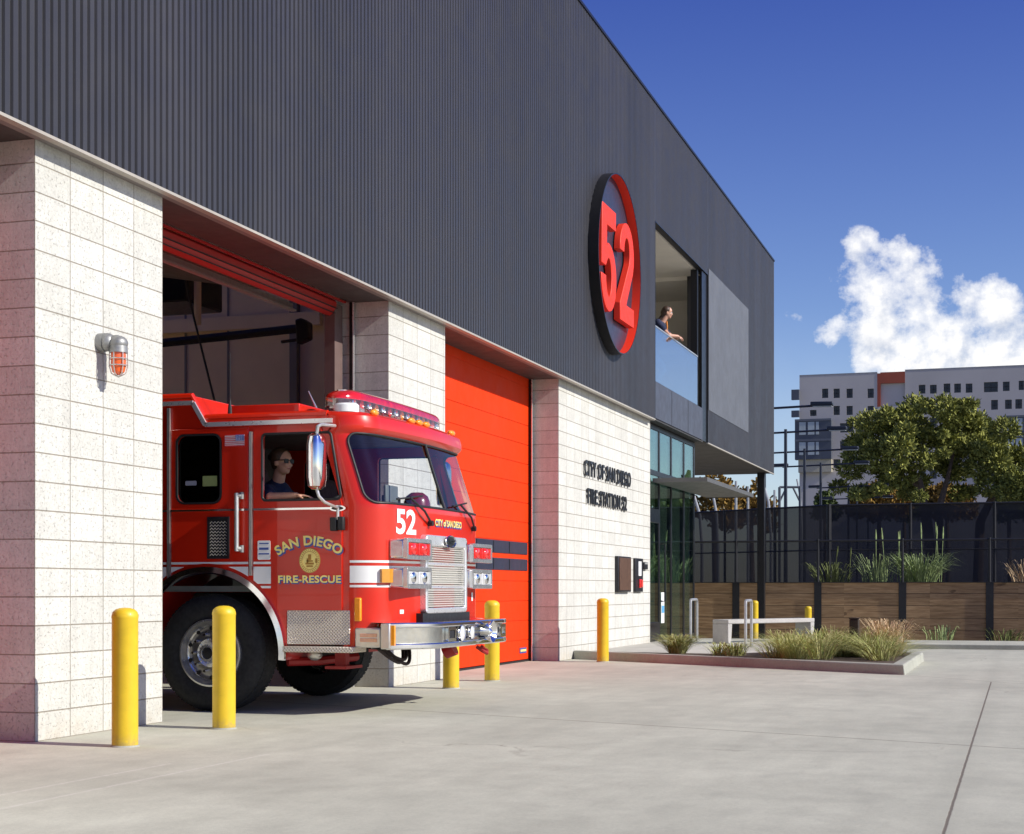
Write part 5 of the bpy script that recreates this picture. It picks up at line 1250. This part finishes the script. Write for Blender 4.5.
for a, b in zip(pts, pts[1:]):
    n_ = max(1, round((b - a).length / 2.45))
    for i in range(n_ + 1):
        p = b.lerp(a, i / n_)
        if i == n_ and a is not pts[0]: continue
        r_ = .08 if p == corner else .045
        MB().cyl(p + Vector((0, 0, 1.1)), p + Vector((0, 0, 3.72)), r_, n=10).build('post', 'mesh_frame', tf)
    MB().cyl(a + Vector((0, 0, 3.68)), b + Vector((0, 0, 3.68)), .03, n=8).cyl(a + Vector((-.03, 0, 2.30)), b + Vector((-.03, 0, 2.30)), .022, n=8).build('rail', 'mesh_frame', tf)
    dd = Vector((.05, 0, 0))
    MB().add([a + dd + Vector((0, 0, 1.18)), b + dd + Vector((0, 0, 1.18)), b + dd + Vector((0, 0, 3.67)), a + dd + Vector((0, 0, 3.67))], [(0, 1, 2, 3)]).build('netting', 'wind_netting', tf)

# ------------------------------------------------------------------ court lights and poles
def at(px, dd):
    q = (px - 512) / 1596; return Vector(((.9529 + q * .3033) * dd, (.3033 - q * .9529) * dd, 0))
def court_light(p, label, top=8.77, span=2.75):
    o = thing('court_light', (p.x, p.y, 1.17), label, 'floodlight', 'court floodlights beyond the fence')
    MB().cyl((p.x, p.y, 1.1), (p.x, p.y, top + .15), .10, .075, 12).build('pole', 'lamp_pole_paint', o)
    MB().cyl((p.x, p.y - span + .4, top + .06), (p.x, p.y + span - .4, top - .06), .05, n=8).build('cross_arm', 'lamp_pole_paint', o)
    for s_ in (-1, 1):
        y0 = p.y + s_ * (span - .75); z = top - s_ * .03
        l_ = MB().prism([(p.x - .2, y0, z + .02), (p.x + .2, y0, z + .02), (p.x + .2, y0 + s_ * .95, z), (p.x - .2, y0 + s_ * .95, z)], (0, 0, .17)).build('lamp_head', 'lamp_pole_paint', o, bevel=.04)
        MB().prism([(p.x - .17, y0 + s_ * .1, z - .004), (p.x + .17, y0 + s_ * .1, z - .004), (p.x + .17, y0 + s_ * .9, z - .012), (p.x - .17, y0 + s_ * .9, z - .012)], (0, 0, -.02)).build('lens', 'pale_curtain', l_)
for px, dd, lb, hz in ((764, 69, 'tall dark floodlight mostly hidden behind the station corner, its lamp highest', 8.9), (785.6, 78, 'tallest fully seen dark floodlight pole right of the station corner', 8.77), (804.5, 88.7, 'second dark floodlight pole from the station corner', 8.77),
                   (820.7, 98.5, 'third dark floodlight pole, in front of the grey apartment block', 8.77), (848.5, 119, 'fourth dark floodlight, low in front of the pine', 8.77), (857, 134, 'small far floodlight below the pine crown', 8.77), (868, 150, 'smallest farthest floodlight below the pine crown', 8.77)):
    court_light(at(px, dd), lb, hz)
def pale_pole(px, dd, ytop, bend, label):
    p = at(px, dd); zt = 1.065 + (590 - ytop) * dd / 1596
    o = thing('slim_pole', (p.x, p.y, 1.17), label, 'pole', 'pale slim poles behind the fence')
    MB().tube([(p.x, p.y, 1.1), (p.x, p.y, zt * .6), (p.x, p.y + bend * .3, zt * .85), (p.x, p.y + bend, zt)], [.07, .06, .055, .05], 8).build('shaft', 'galvanised', o)
    MB().cyl((p.x, p.y, 1.17), (p.x, p.y, 1.25), .14, n=10).build('base', 'galvanised', o)
for a in ((736, 66, 481, 0, 'straight pale pole right of the canopy tip'), (748, 74, 487, 0, 'shorter straight pale pole left of the column'), (702, 60, 496, .3, 'pale leaning pole under the canopy at left'), (718, 66, 496, .2, 'pale leaning pole under the middle of the canopy'),
          (771, 68, 482, .35, 'pale curved pole right of the black column'), (774.5, 72, 490, 0, 'thin pale pole beside the curved one'), (802, 95, 479, .3, 'pale curved pole beside the steel portal')): pale_pole(*a)
gp = thing('steel_portal', (at(790, 82).x, at(790, 82).y, 1.17), 'dark steel portal frame beyond the court fence', 'frame')
pa, pb_ = at(779.5, 82), at(800, 82)
MB().cyl(pa + Vector((0, 0, 1.1)), pa + Vector((0, 0, 6.35)), .07).cyl(pb_ + Vector((0, 0, 1.1)), pb_ + Vector((0, 0, 6.4)), .07).build('upright', 'facade_grey', gp)
MB().cyl(pa + Vector((0, 0, 6.35)), pb_ + Vector((0, 0, 6.35)), .06).cyl(pa + Vector((0, 0, 5.6)), pa.lerp(pb_, .35) + Vector((0, 0, 6.35)), .05).cyl(pb_ + Vector((0, 0, 5.6)), pb_.lerp(pa, .35) + Vector((0, 0, 6.35)), .05).build('beam', 'facade_grey', gp)

# ------------------------------------------------------------------ trees
def leafball(m, c, r, n, size, rnd, flat=.7, needle=False):
    c = Vector(c)
    for _ in range(n):
        while True:
            v = Vector((rnd.uniform(-1, 1), rnd.uniform(-1, 1), rnd.uniform(-1, 1)))
            if .25 < v.length < 1: break
        q_ = rnd.random(); v = v * (1 if q_ < .5 else (1 / max(.5, v.length)) * (rnd.uniform(.75, 1.05) if q_ < .86 else rnd.uniform(1.0, 1.34))); p = c + Vector((v.x * r, v.y * r, v.z * r * flat))
        a = Vector((rnd.gauss(0, 1), rnd.gauss(0, 1), rnd.gauss(0, .7))).normalized(); out = (v.normalized() + a * .7 + Vector((0, 0, .35))).normalized()
        s_ = size * rnd.uniform(.5, 1.3); side = out.cross(a)
        if side.length < .05: continue
        side = side.normalized() * s_ * (.28 if needle else .5)
        m.add([p - side, p + side, p + side * .5 + out * s_, p - side * .5 + out * s_ * 1.05], [(0, 1, 2, 3)])
def tree(name, base, label, clumps, trunks, mat, leaf, per, rnd, flat=.7, needle=False, cat='tree', group=None):
    o = thing(name, base, label, cat, group); b = Vector(base)
    m = MB()
    for pts, rr in trunks: m.tube([b + Vector(p) for p in pts], rr, 8)
    m.build('trunk', 'trunk_bark', o)
    m = MB()
    for c, r in clumps: leafball(m, b + Vector(c), r, int(per * r * r), leaf, rnd, flat, needle)
    m.build('crown', mat, o, smooth=False)
    return o
rn = random.Random(11)
# the umbrella pine: clump positions read as (sideways, depth, height)
pb = at(935, 120); pb.z = 1.17; right = Vector((.3033, -.9529, 0)); fwd = Vector((.9529, .3033, 0))
cl = []; k_ = 120 / 1596
outline = [(850, 470, 12), (858, 455, 13), (868, 440, 14), (872, 423, 14), (862, 492, 9), (885, 434, 14), (880, 418, 9), (898, 426, 13), (908, 412, 10), (922, 403, 12), (935, 412, 14), (950, 418, 14), (955, 410, 8), (968, 424, 14), (980, 420, 12), (992, 434, 14), (1000, 425, 10), (1005, 446, 14), (1013, 462, 14), (1022, 455, 13), (1030, 470, 14), (1040, 478, 14), (1032, 490, 12), (1010, 485, 13), (1000, 478, 13),
           (872, 462, 14), (888, 450, 15), (900, 440, 14), (915, 430, 15), (930, 435, 14), (945, 438, 15), (962, 445, 15), (978, 446, 14), (890, 470, 13), (903, 478, 11), (915, 462, 13), (930, 478, 10), (918, 490, 9), (945, 460, 11), (960, 470, 13), (975, 468, 14), (988, 462, 14), (982, 487, 12), (996, 495, 10), (965, 492, 9), (1020, 497, 10), (845, 485, 8), (885, 486, 9)]
for px, py, r in outline:
    cl.append((right * ((px - 935) * k_) + fwd * rn.uniform(-3.2, 3.2) + Vector((0, 0, (590 - py) * k_ + 1.065 - 1.17)), r * k_ * 1.02))
for _ in range(40):
    px, py, r_ = outline[rn.randrange(len(outline))]; px += rn.uniform(-12, 12); py += rn.uniform(-5, 9)
    if py < 405 or px < 842: continue
    cl.append((right * ((px - 935) * k_) + fwd * rn.uniform(-3.2, 3.2) + Vector((0, 0, (590 - py) * k_ + 1.065 - 1.17)), rn.uniform(.35, .7)))
tr = [([(0, 0, -.1), right * -.6 + Vector((0, 0, 5)), right * -1.2 + Vector((0, 0, 8)), right * -3.2 + Vector((0, 0, 10.5)), right * -4.5 + Vector((0, 0, 11.5))], [.45, .38, .30, .18, .08]),
      ([right * .4, right * .3 + Vector((0, 0, 6)), right * 1.0 + Vector((0, 0, 8.5)), right * 1.8 + Vector((0, 0, 12.0))], [.36, .28, .16, .05]),
      ([right * 3.2, right * 3.4 + Vector((0, 0, 5)), right * 4.6 + Vector((0, 0, 7.5)), right * 6.2 + Vector((0, 0, 9.5))], [.4, .34, .25, .1]),
      ([right * -1.0 + Vector((0, 0, 7.6)), right * -2.6 + Vector((0, 0, 8.6)), right * -5.2 + Vector((0, 0, 9.0))], [.2, .14, .07])]
tree('pine_tree', tuple(pb), 'large spreading umbrella pine in front of the grey apartment block', cl, tr, 'pine_needles', .24, 1000, rn, .74, True)
def bush(px, dd, y0, y1, wpx, mat, label, name='leafy_tree', leaf=.2, per=380):
    p = at(px, dd); p.z = 1.17; k = dd / 1596; zt = (590 - y0) * k + 1.065 - 1.17; zb = max(.3, (590 - y1) * k + 1.065 - 1.17); w = wpx * k; c = []
    for _ in range(20):
        x = rn.gauss(0, .33); z = rn.random(); r = rn.uniform(.14, .24) * w * (1.1 - .5 * abs(z - .4)); r = min(r, (zt - zb) * .4); x = max(-.5, min(.5, x)) * (1.05 - .55 * z)
        c.append((right * x * w + fwd * rn.uniform(-.3, .3) * w + Vector((0, 0, zb + r * .6 + (zt - zb - r * 1.3) * z)), r))
    tree(name, tuple(p), label, c, [([(0, 0, -.1), (0, .1, zb + .5), (0, 0, (zt + zb) / 2)], [.22, .18, .06])], mat, leaf, per, rn, .85)
bush(716, 95, 474, 530, 46, 'gold_leaves', 'golden brown tree behind the canopy at left')
bush(752, 105, 479, 530, 42, 'gold_leaves', 'golden brown tree behind the black corner column')
bush(826, 150, 491, 520, 24, 'green_leaves', 'small green tree below the far floodlights', leaf=.26)
bush(880, 150, 481, 520, 46, 'gold_leaves', 'golden shrubby tree left of the pine trunk', leaf=.26)
bush(948, 155, 478, 520, 50, 'gold_leaves', 'golden tree right of the pine trunk', leaf=.26)
bush(905, 165, 484, 520, 44, 'green_leaves', 'dark green tree behind the pine trunk', leaf=.28)
bush(1010, 150, 486, 520, 50, 'green_leaves', 'dark green tree below the right end of the pine crown', leaf=.26)
# a belt of trees beyond the right edge of the picture; the entrance glass mirrors it
m = MB()
for i in range(18):
    x = 104 + rn.uniform(-6, 10) + i; y = -5.5 - i * 1.15; h = rn.uniform(4.5, 8.0)
    for _ in range(6): leafball(m, (x + rn.uniform(-2, 2), y + rn.uniform(-1.2, 1.2), rn.uniform(.8, h)), rn.uniform(1.2, 2.0), 130, .5, rn, .8)
kind(tag(m.build('tree_belt', 'green_leaves', smooth=False), 'green tree belt along the street to the right of the apron', 'trees'), 'stuff')

# ------------------------------------------------------------------ apartment block
XB = 278.0
def BW(px, py):
    q = (px - 512) / 1596; dd = XB / (.9529 + q * .3033); return ((.3033 - q * .9529) * dd, 1.065 + (590 - py) * dd / 1596)
zx = lambda x: 780 + x / 4.168
zy = lambda y: 340 + y / 4.168
ab = thing('apartment_block', (XB, -5, 0), 'grey apartment block with small dark windows and a rust red top panel', 'building')
y_l = BW(799.5, 400)[0]; y_r = BW(1095, 400)[0]; zt = BW(900, 372.5)[1]
wins = []
def win(x0, x1, y0, y1, slope=.028):
    a, z1 = BW(zx(x0), zy(y0)); b, z0 = BW(zx(x1), zy(y1)); wins.append((min(a, b), max(a, b), z0, z1))
for x in (188, 236, 290, 378): win(x - 13, x + 13, 203, 241)
for x in (236, 290, 378): win(x - 13, x + 13, 275, 312)
for x in (592, 639): win(x - 14, x + 14, 187, 223)
for x in (696, 740, 788): win(x - 14, x + 14, 182, 219)
win(850, 908, 176, 216); win(929, 957, 174, 212); win(995, 1017, 170, 208)
win(683, 710, 258, 295); win(745, 803, 254, 292); win(880, 908, 250, 290); win(938, 966, 249, 287); win(981, 1009, 247, 286)
win(250, 305, 347, 384); win(250, 303, 421, 458); win(125, 152, 502, 535); win(223, 251, 497, 532)
win(125, 152, 292, 316)
for yy in (322, 395, 468, 541):
    for x in (592, 639, 696, 740): win(x - 14, x + 14, yy, yy + 37)
for yy in (395, 468, 541):
    for x in (880, 943, 1000): win(x - 14, x + 14, yy, yy + 37)
for x in (1060, 1110, 1160, 1210):
    for yy in (170, 244, 318, 392): win(x - 14, x + 14, yy, yy + 37)
ra, rb_ = BW(zx(418), 400)[0], BW(zx(521), 400)[0]
loop = [(y_r, -1), (y_l, -1), (y_l, zt), (ra, zt), (ra, BW(900, zy(275))[1]), (rb_, BW(900, zy(275))[1]), (rb_, zt + .2), (y_r, zt + .2)]
holes = [[(a, c), (b, c), (b, d), (a, d)] for a, b, c, d in wins]
wall = MB().plate(loop, holes, lambda u, v, w: Vector((XB + w, u, v)), .5)
wall.box(XB + .5, XB + 22, y_r, y_l, -1, zt - .3)
wl_ = wall.build('wall', 'facade_white', ab, smooth=False)
for a, b, c, d in wins:
    w = MB().box(XB + .38, XB + .45, a, b, c, d).build('window', 'facade_grey', ab)
    w.data.materials[0] = MATS.get('far_pane') or simple('far_pane', (.020, .024, .032), .25, 0, .4, .6)
    MB().box(XB + .30, XB + .36, (a + b) / 2 - .06, (a + b) / 2 + .06, c, d).box(XB + .30, XB + .36, a, b, (c + d) / 2 - .05, (c + d) / 2 + .05).build('mullion', 'dark_metal', w)
MB().box(XB - .02, XB + .5, rb_, ra, BW(900, zy(178))[1], zt + .15).box(XB - .03, XB + .5, ra - .05, ra + .5, BW(900, zy(275))[1], zt).build('rust_panel', 'facade_rust', ab)
m = MB().box(XB + .9, XB + 1.0, rb_, ra, BW(900, zy(275))[1], BW(900, zy(180))[1]); m.build('glazed_recess', 'pale_curtain', ab)
m = MB()
for i in range(1, 4): m.box(XB + .8, XB + .89, rb_ + (ra - rb_) * i / 4 - .1, rb_ + (ra - rb_) * i / 4 + .1, BW(900, zy(275))[1], BW(900, zy(180))[1])
m.box(XB + .75, XB + .8, rb_, ra, BW(900, zy(275))[1], BW(900, zy(236))[1]).build('recess_balcony', 'facade_grey', ab)
# projecting grey bays
def bay(x0, x1, y0, y1, floors):
    a, z1 = BW(zx(x0), zy(y0)); b, z0 = BW(zx(x1), zy(y1)); y0_, y1_ = min(a, b), max(a, b)
    g = MB().box(XB - 1.6, XB - .01, y0_, y1_, z0, z1).build('projecting_bay', 'facade_grey', ab)
    fh = (z1 - z0) / floors
    for f_ in range(floors):
        for u0, u1 in ((.12, .30), (.36, .54), (.58, .66)):
            MB().box(XB - 1.68, XB - 1.6, y1_ - (y1_ - y0_) * u1, y1_ - (y1_ - y0_) * u0, z0 + fh * f_ + fh * .22, z0 + fh * f_ + fh * .85).build('window', 'pale_curtain', g)
        MB().box(XB - 1.75, XB - 1.6, y0_, y1_, z0 + fh * (f_ + 1) - .35, z0 + fh * (f_ + 1)).build('floor_band', simple('bay_band', (.12, .13, .15), .6), g)
bay(67, 218, 335, 498, 2); bay(930, 1080, 320, 480, 2)
MB().box(XB - 1.2, XB - .02, BW(zx(218), 400)[0], BW(zx(80), 400)[0], BW(800, zy(530))[1] - 1.0, BW(800, zy(500))[1]).build('cream_band', simple('facade_cream', (.45, .41, .30), .85), ab)
MB().box(XB - .02, XB + .6, y_r, rb_, zt + .2, zt + .45).box(XB - .02, XB + .6, ra + .5, y_l, zt, zt + .25).build('parapet', 'roof_grey', ab)
for q0, q1 in ((322, 295), (250, 208)): MB().box(XB - .8, XB, y_l - .01, y_l + 1.3, BW(800, zy(q0))[1], BW(800, zy(q1))[1]).build('side_balcony', 'facade_grey', ab)

# ------------------------------------------------------------------ sky, sun, camera
w = bpy.data.worlds.new('World'); S.world = w; w.use_nodes = True; nt = w.node_tree
bg = nt.nodes['Background']
el = R(33); trv = Vector((.058, .989, 0)).normalized()
sky = N(nt, 'ShaderNodeTexSky', sky_type='NISHITA'); sky.sun_disc = False; sky.sun_elevation = el; sky.sun_rotation = math.atan2(-trv.x, -trv.y); sky.air_density = 1.0; sky.dust_density = .4; sky.ozone_density = 2.5; sky.altitude = 50
tc = N(nt, 'ShaderNodeTexCoord'); gen = tc.outputs['Generated']
sg0 = N(nt, 'ShaderNodeSeparateXYZ'); L(nt, gen, sg0.inputs[0])
tint = nt.nodes.new('ShaderNodeValToRGB'); L(nt, sg0.outputs[2], tint.inputs[0]); te = tint.color_ramp.elements
te[0].position = .0; te[0].color = (1.0, 1.03, 1.10, 1); te[1].position = .40; te[1].color = (.235, .305, .86, 1)
hs = N(nt, 'ShaderNodeMix', data_type='RGBA', blend_type='MULTIPLY'); hs.inputs[0].default_value = 1; L(nt, sky.outputs[0], hs.inputs[6]); L(nt, tint.outputs[0], hs.inputs[7])
# clouds: fixed compass directions, tangent-plane co-ordinates around the cumulus to the east
cdir = at(925, 1); cdir = Vector((cdir.x, cdir.y, (590 - 310) / 1596)).normalized()
ru = Vector((cdir.y, -cdir.x, 0)).normalized(); up = ru.cross(cdir)
def dot(v):
    n = N(nt, 'ShaderNodeVectorMath', operation='DOT_PRODUCT'); L(nt, gen, n.inputs[0]); n.inputs[1].default_value = v; return n.outputs['Value']
dc = M2(nt, 'MAXIMUM', dot(tuple(cdir)), .05)
U = M2(nt, 'DIVIDE', dot(tuple(ru)), dc); V = M2(nt, 'DIVIDE', dot(tuple(up)), dc)
cbv = N(nt, 'ShaderNodeCombineXYZ'); L(nt, U, cbv.inputs[0]); L(nt, V, cbv.inputs[1])
def fbm(off, sc, det=9, rough=.6):
    mp = mapping(nt, cbv.outputs[0], (sc, sc, 1), off); n = noise(nt, mp, 1, det, rough); return n
n1 = fbm((3.1, 1.7, 0), 26, 12, .62); n2 = fbm((3.1 - .10, 1.7 + .20, 0), 26, 5, .55); nb = fbm((9, 4, 0), 9, 4)
def blob(px, py, rx, ry, amp=1.0):
    u0, v0 = (px - 925) / 1596 * .955, -(py - 310) / 1596 * .955; rx, ry = rx / 1596, ry / 1596
    a = M2(nt, 'POWER', M2(nt, 'DIVIDE', M2(nt, 'SUBTRACT', U, u0), rx), 2.0); b = M2(nt, 'POWER', M2(nt, 'DIVIDE', M2(nt, 'SUBTRACT', V, v0), ry), 2.0)
    return M2(nt, 'MULTIPLY', M2(nt, 'SUBTRACT', 1, M2(nt, 'SQRT', M2(nt, 'ADD', a, b))), amp)
bl = None
for args in ((890, 272, 46, 40), (866, 243, 20, 28), (908, 315, 38, 48), (895, 350, 44, 36), (985, 312, 36, 40), (962, 345, 50, 40), (930, 374, 72, 34), (1010, 370, 50, 40), (1040, 345, 50, 40), (1100, 330, 60, 60), (798, 312, 16, 11, .5), (828, 330, 15, 11, .35)):
    q = blob(*args); bl = q if bl is None else M2(nt, 'SMOOTH_MAX', bl, q, .18)
dens = M2(nt, 'ADD', M2(nt, 'MINIMUM', bl, .40), M2(nt, 'MULTIPLY', M2(nt, 'SUBTRACT', n1, .5), 2.6))
dens = M2(nt, 'ADD', dens, M2(nt, 'MULTIPLY', M2(nt, 'SUBTRACT', nb, .5), 1.2))
mask = ramp(nt, dens, (-.0, 0), (.24, .6), (.55, 1))
lit = ramp(nt, M2(nt, 'ADD', M2(nt, 'MULTIPLY', M2(nt, 'SUBTRACT', n1, n2), 2.2), .55), (.15, (5.0, 5.35, 6.1)), (.5, (7.6, 7.6, 7.7)), (.8, (8.8, 8.65, 8.4)))
# a veil of thin cloud near the horizon
sepg = N(nt, 'ShaderNodeSeparateXYZ'); L(nt, gen, sepg.inputs[0])
veil = M2(nt, 'MULTIPLY', ramp(nt, sepg.outputs[2], (0, 1), (.17, 0)), ramp(nt, fbm((1, 7, 0), 7, 6), (.35, .1), (.7, .7)))
c0 = mixc(nt, M2(nt, 'MULTIPLY', veil, .7), hs.outputs[2], (6.2, 6.6, 7.4))
cc = mixc(nt, M2(nt, 'MULTIPLY', mask, .96), c0, lit)
L(nt, cc, bg.inputs[0]); bg.inputs[1].default_value = .10
ld = bpy.data.lights.new('sun', 'SUN'); ld.energy = 4.4; ld.angle = R(.53); ld.color = (1, .96, .87)
so = bpy.data.objects.new('sun', ld); COL.objects.link(so)
sv = Vector((trv.x * math.cos(el), trv.y * math.cos(el), -math.sin(el))); so.rotation_euler = sv.to_track_quat('-Z', 'Y').to_euler(); so.location = (0, -20, 30)

cam = bpy.data.cameras.new('camera'); co = bpy.data.objects.new('camera', cam); COL.objects.link(co)
co.location = (0, 0, 1.065); co.rotation_euler = (R(90), 0, math.atan2(.3033, .9529) - R(90))
cam.sensor_width = 36; cam.lens = 1596 / 1024 * 36; cam.shift_y = 173 / 1024; cam.clip_end = 3000; cam.clip_start = .05
S.camera = co
S.render.engine = 'CYCLES'
S.view_settings.view_transform = 'Standard'; S.view_settings.look = 'None'; S.view_settings.gamma = 1; S.view_settings.exposure = .40
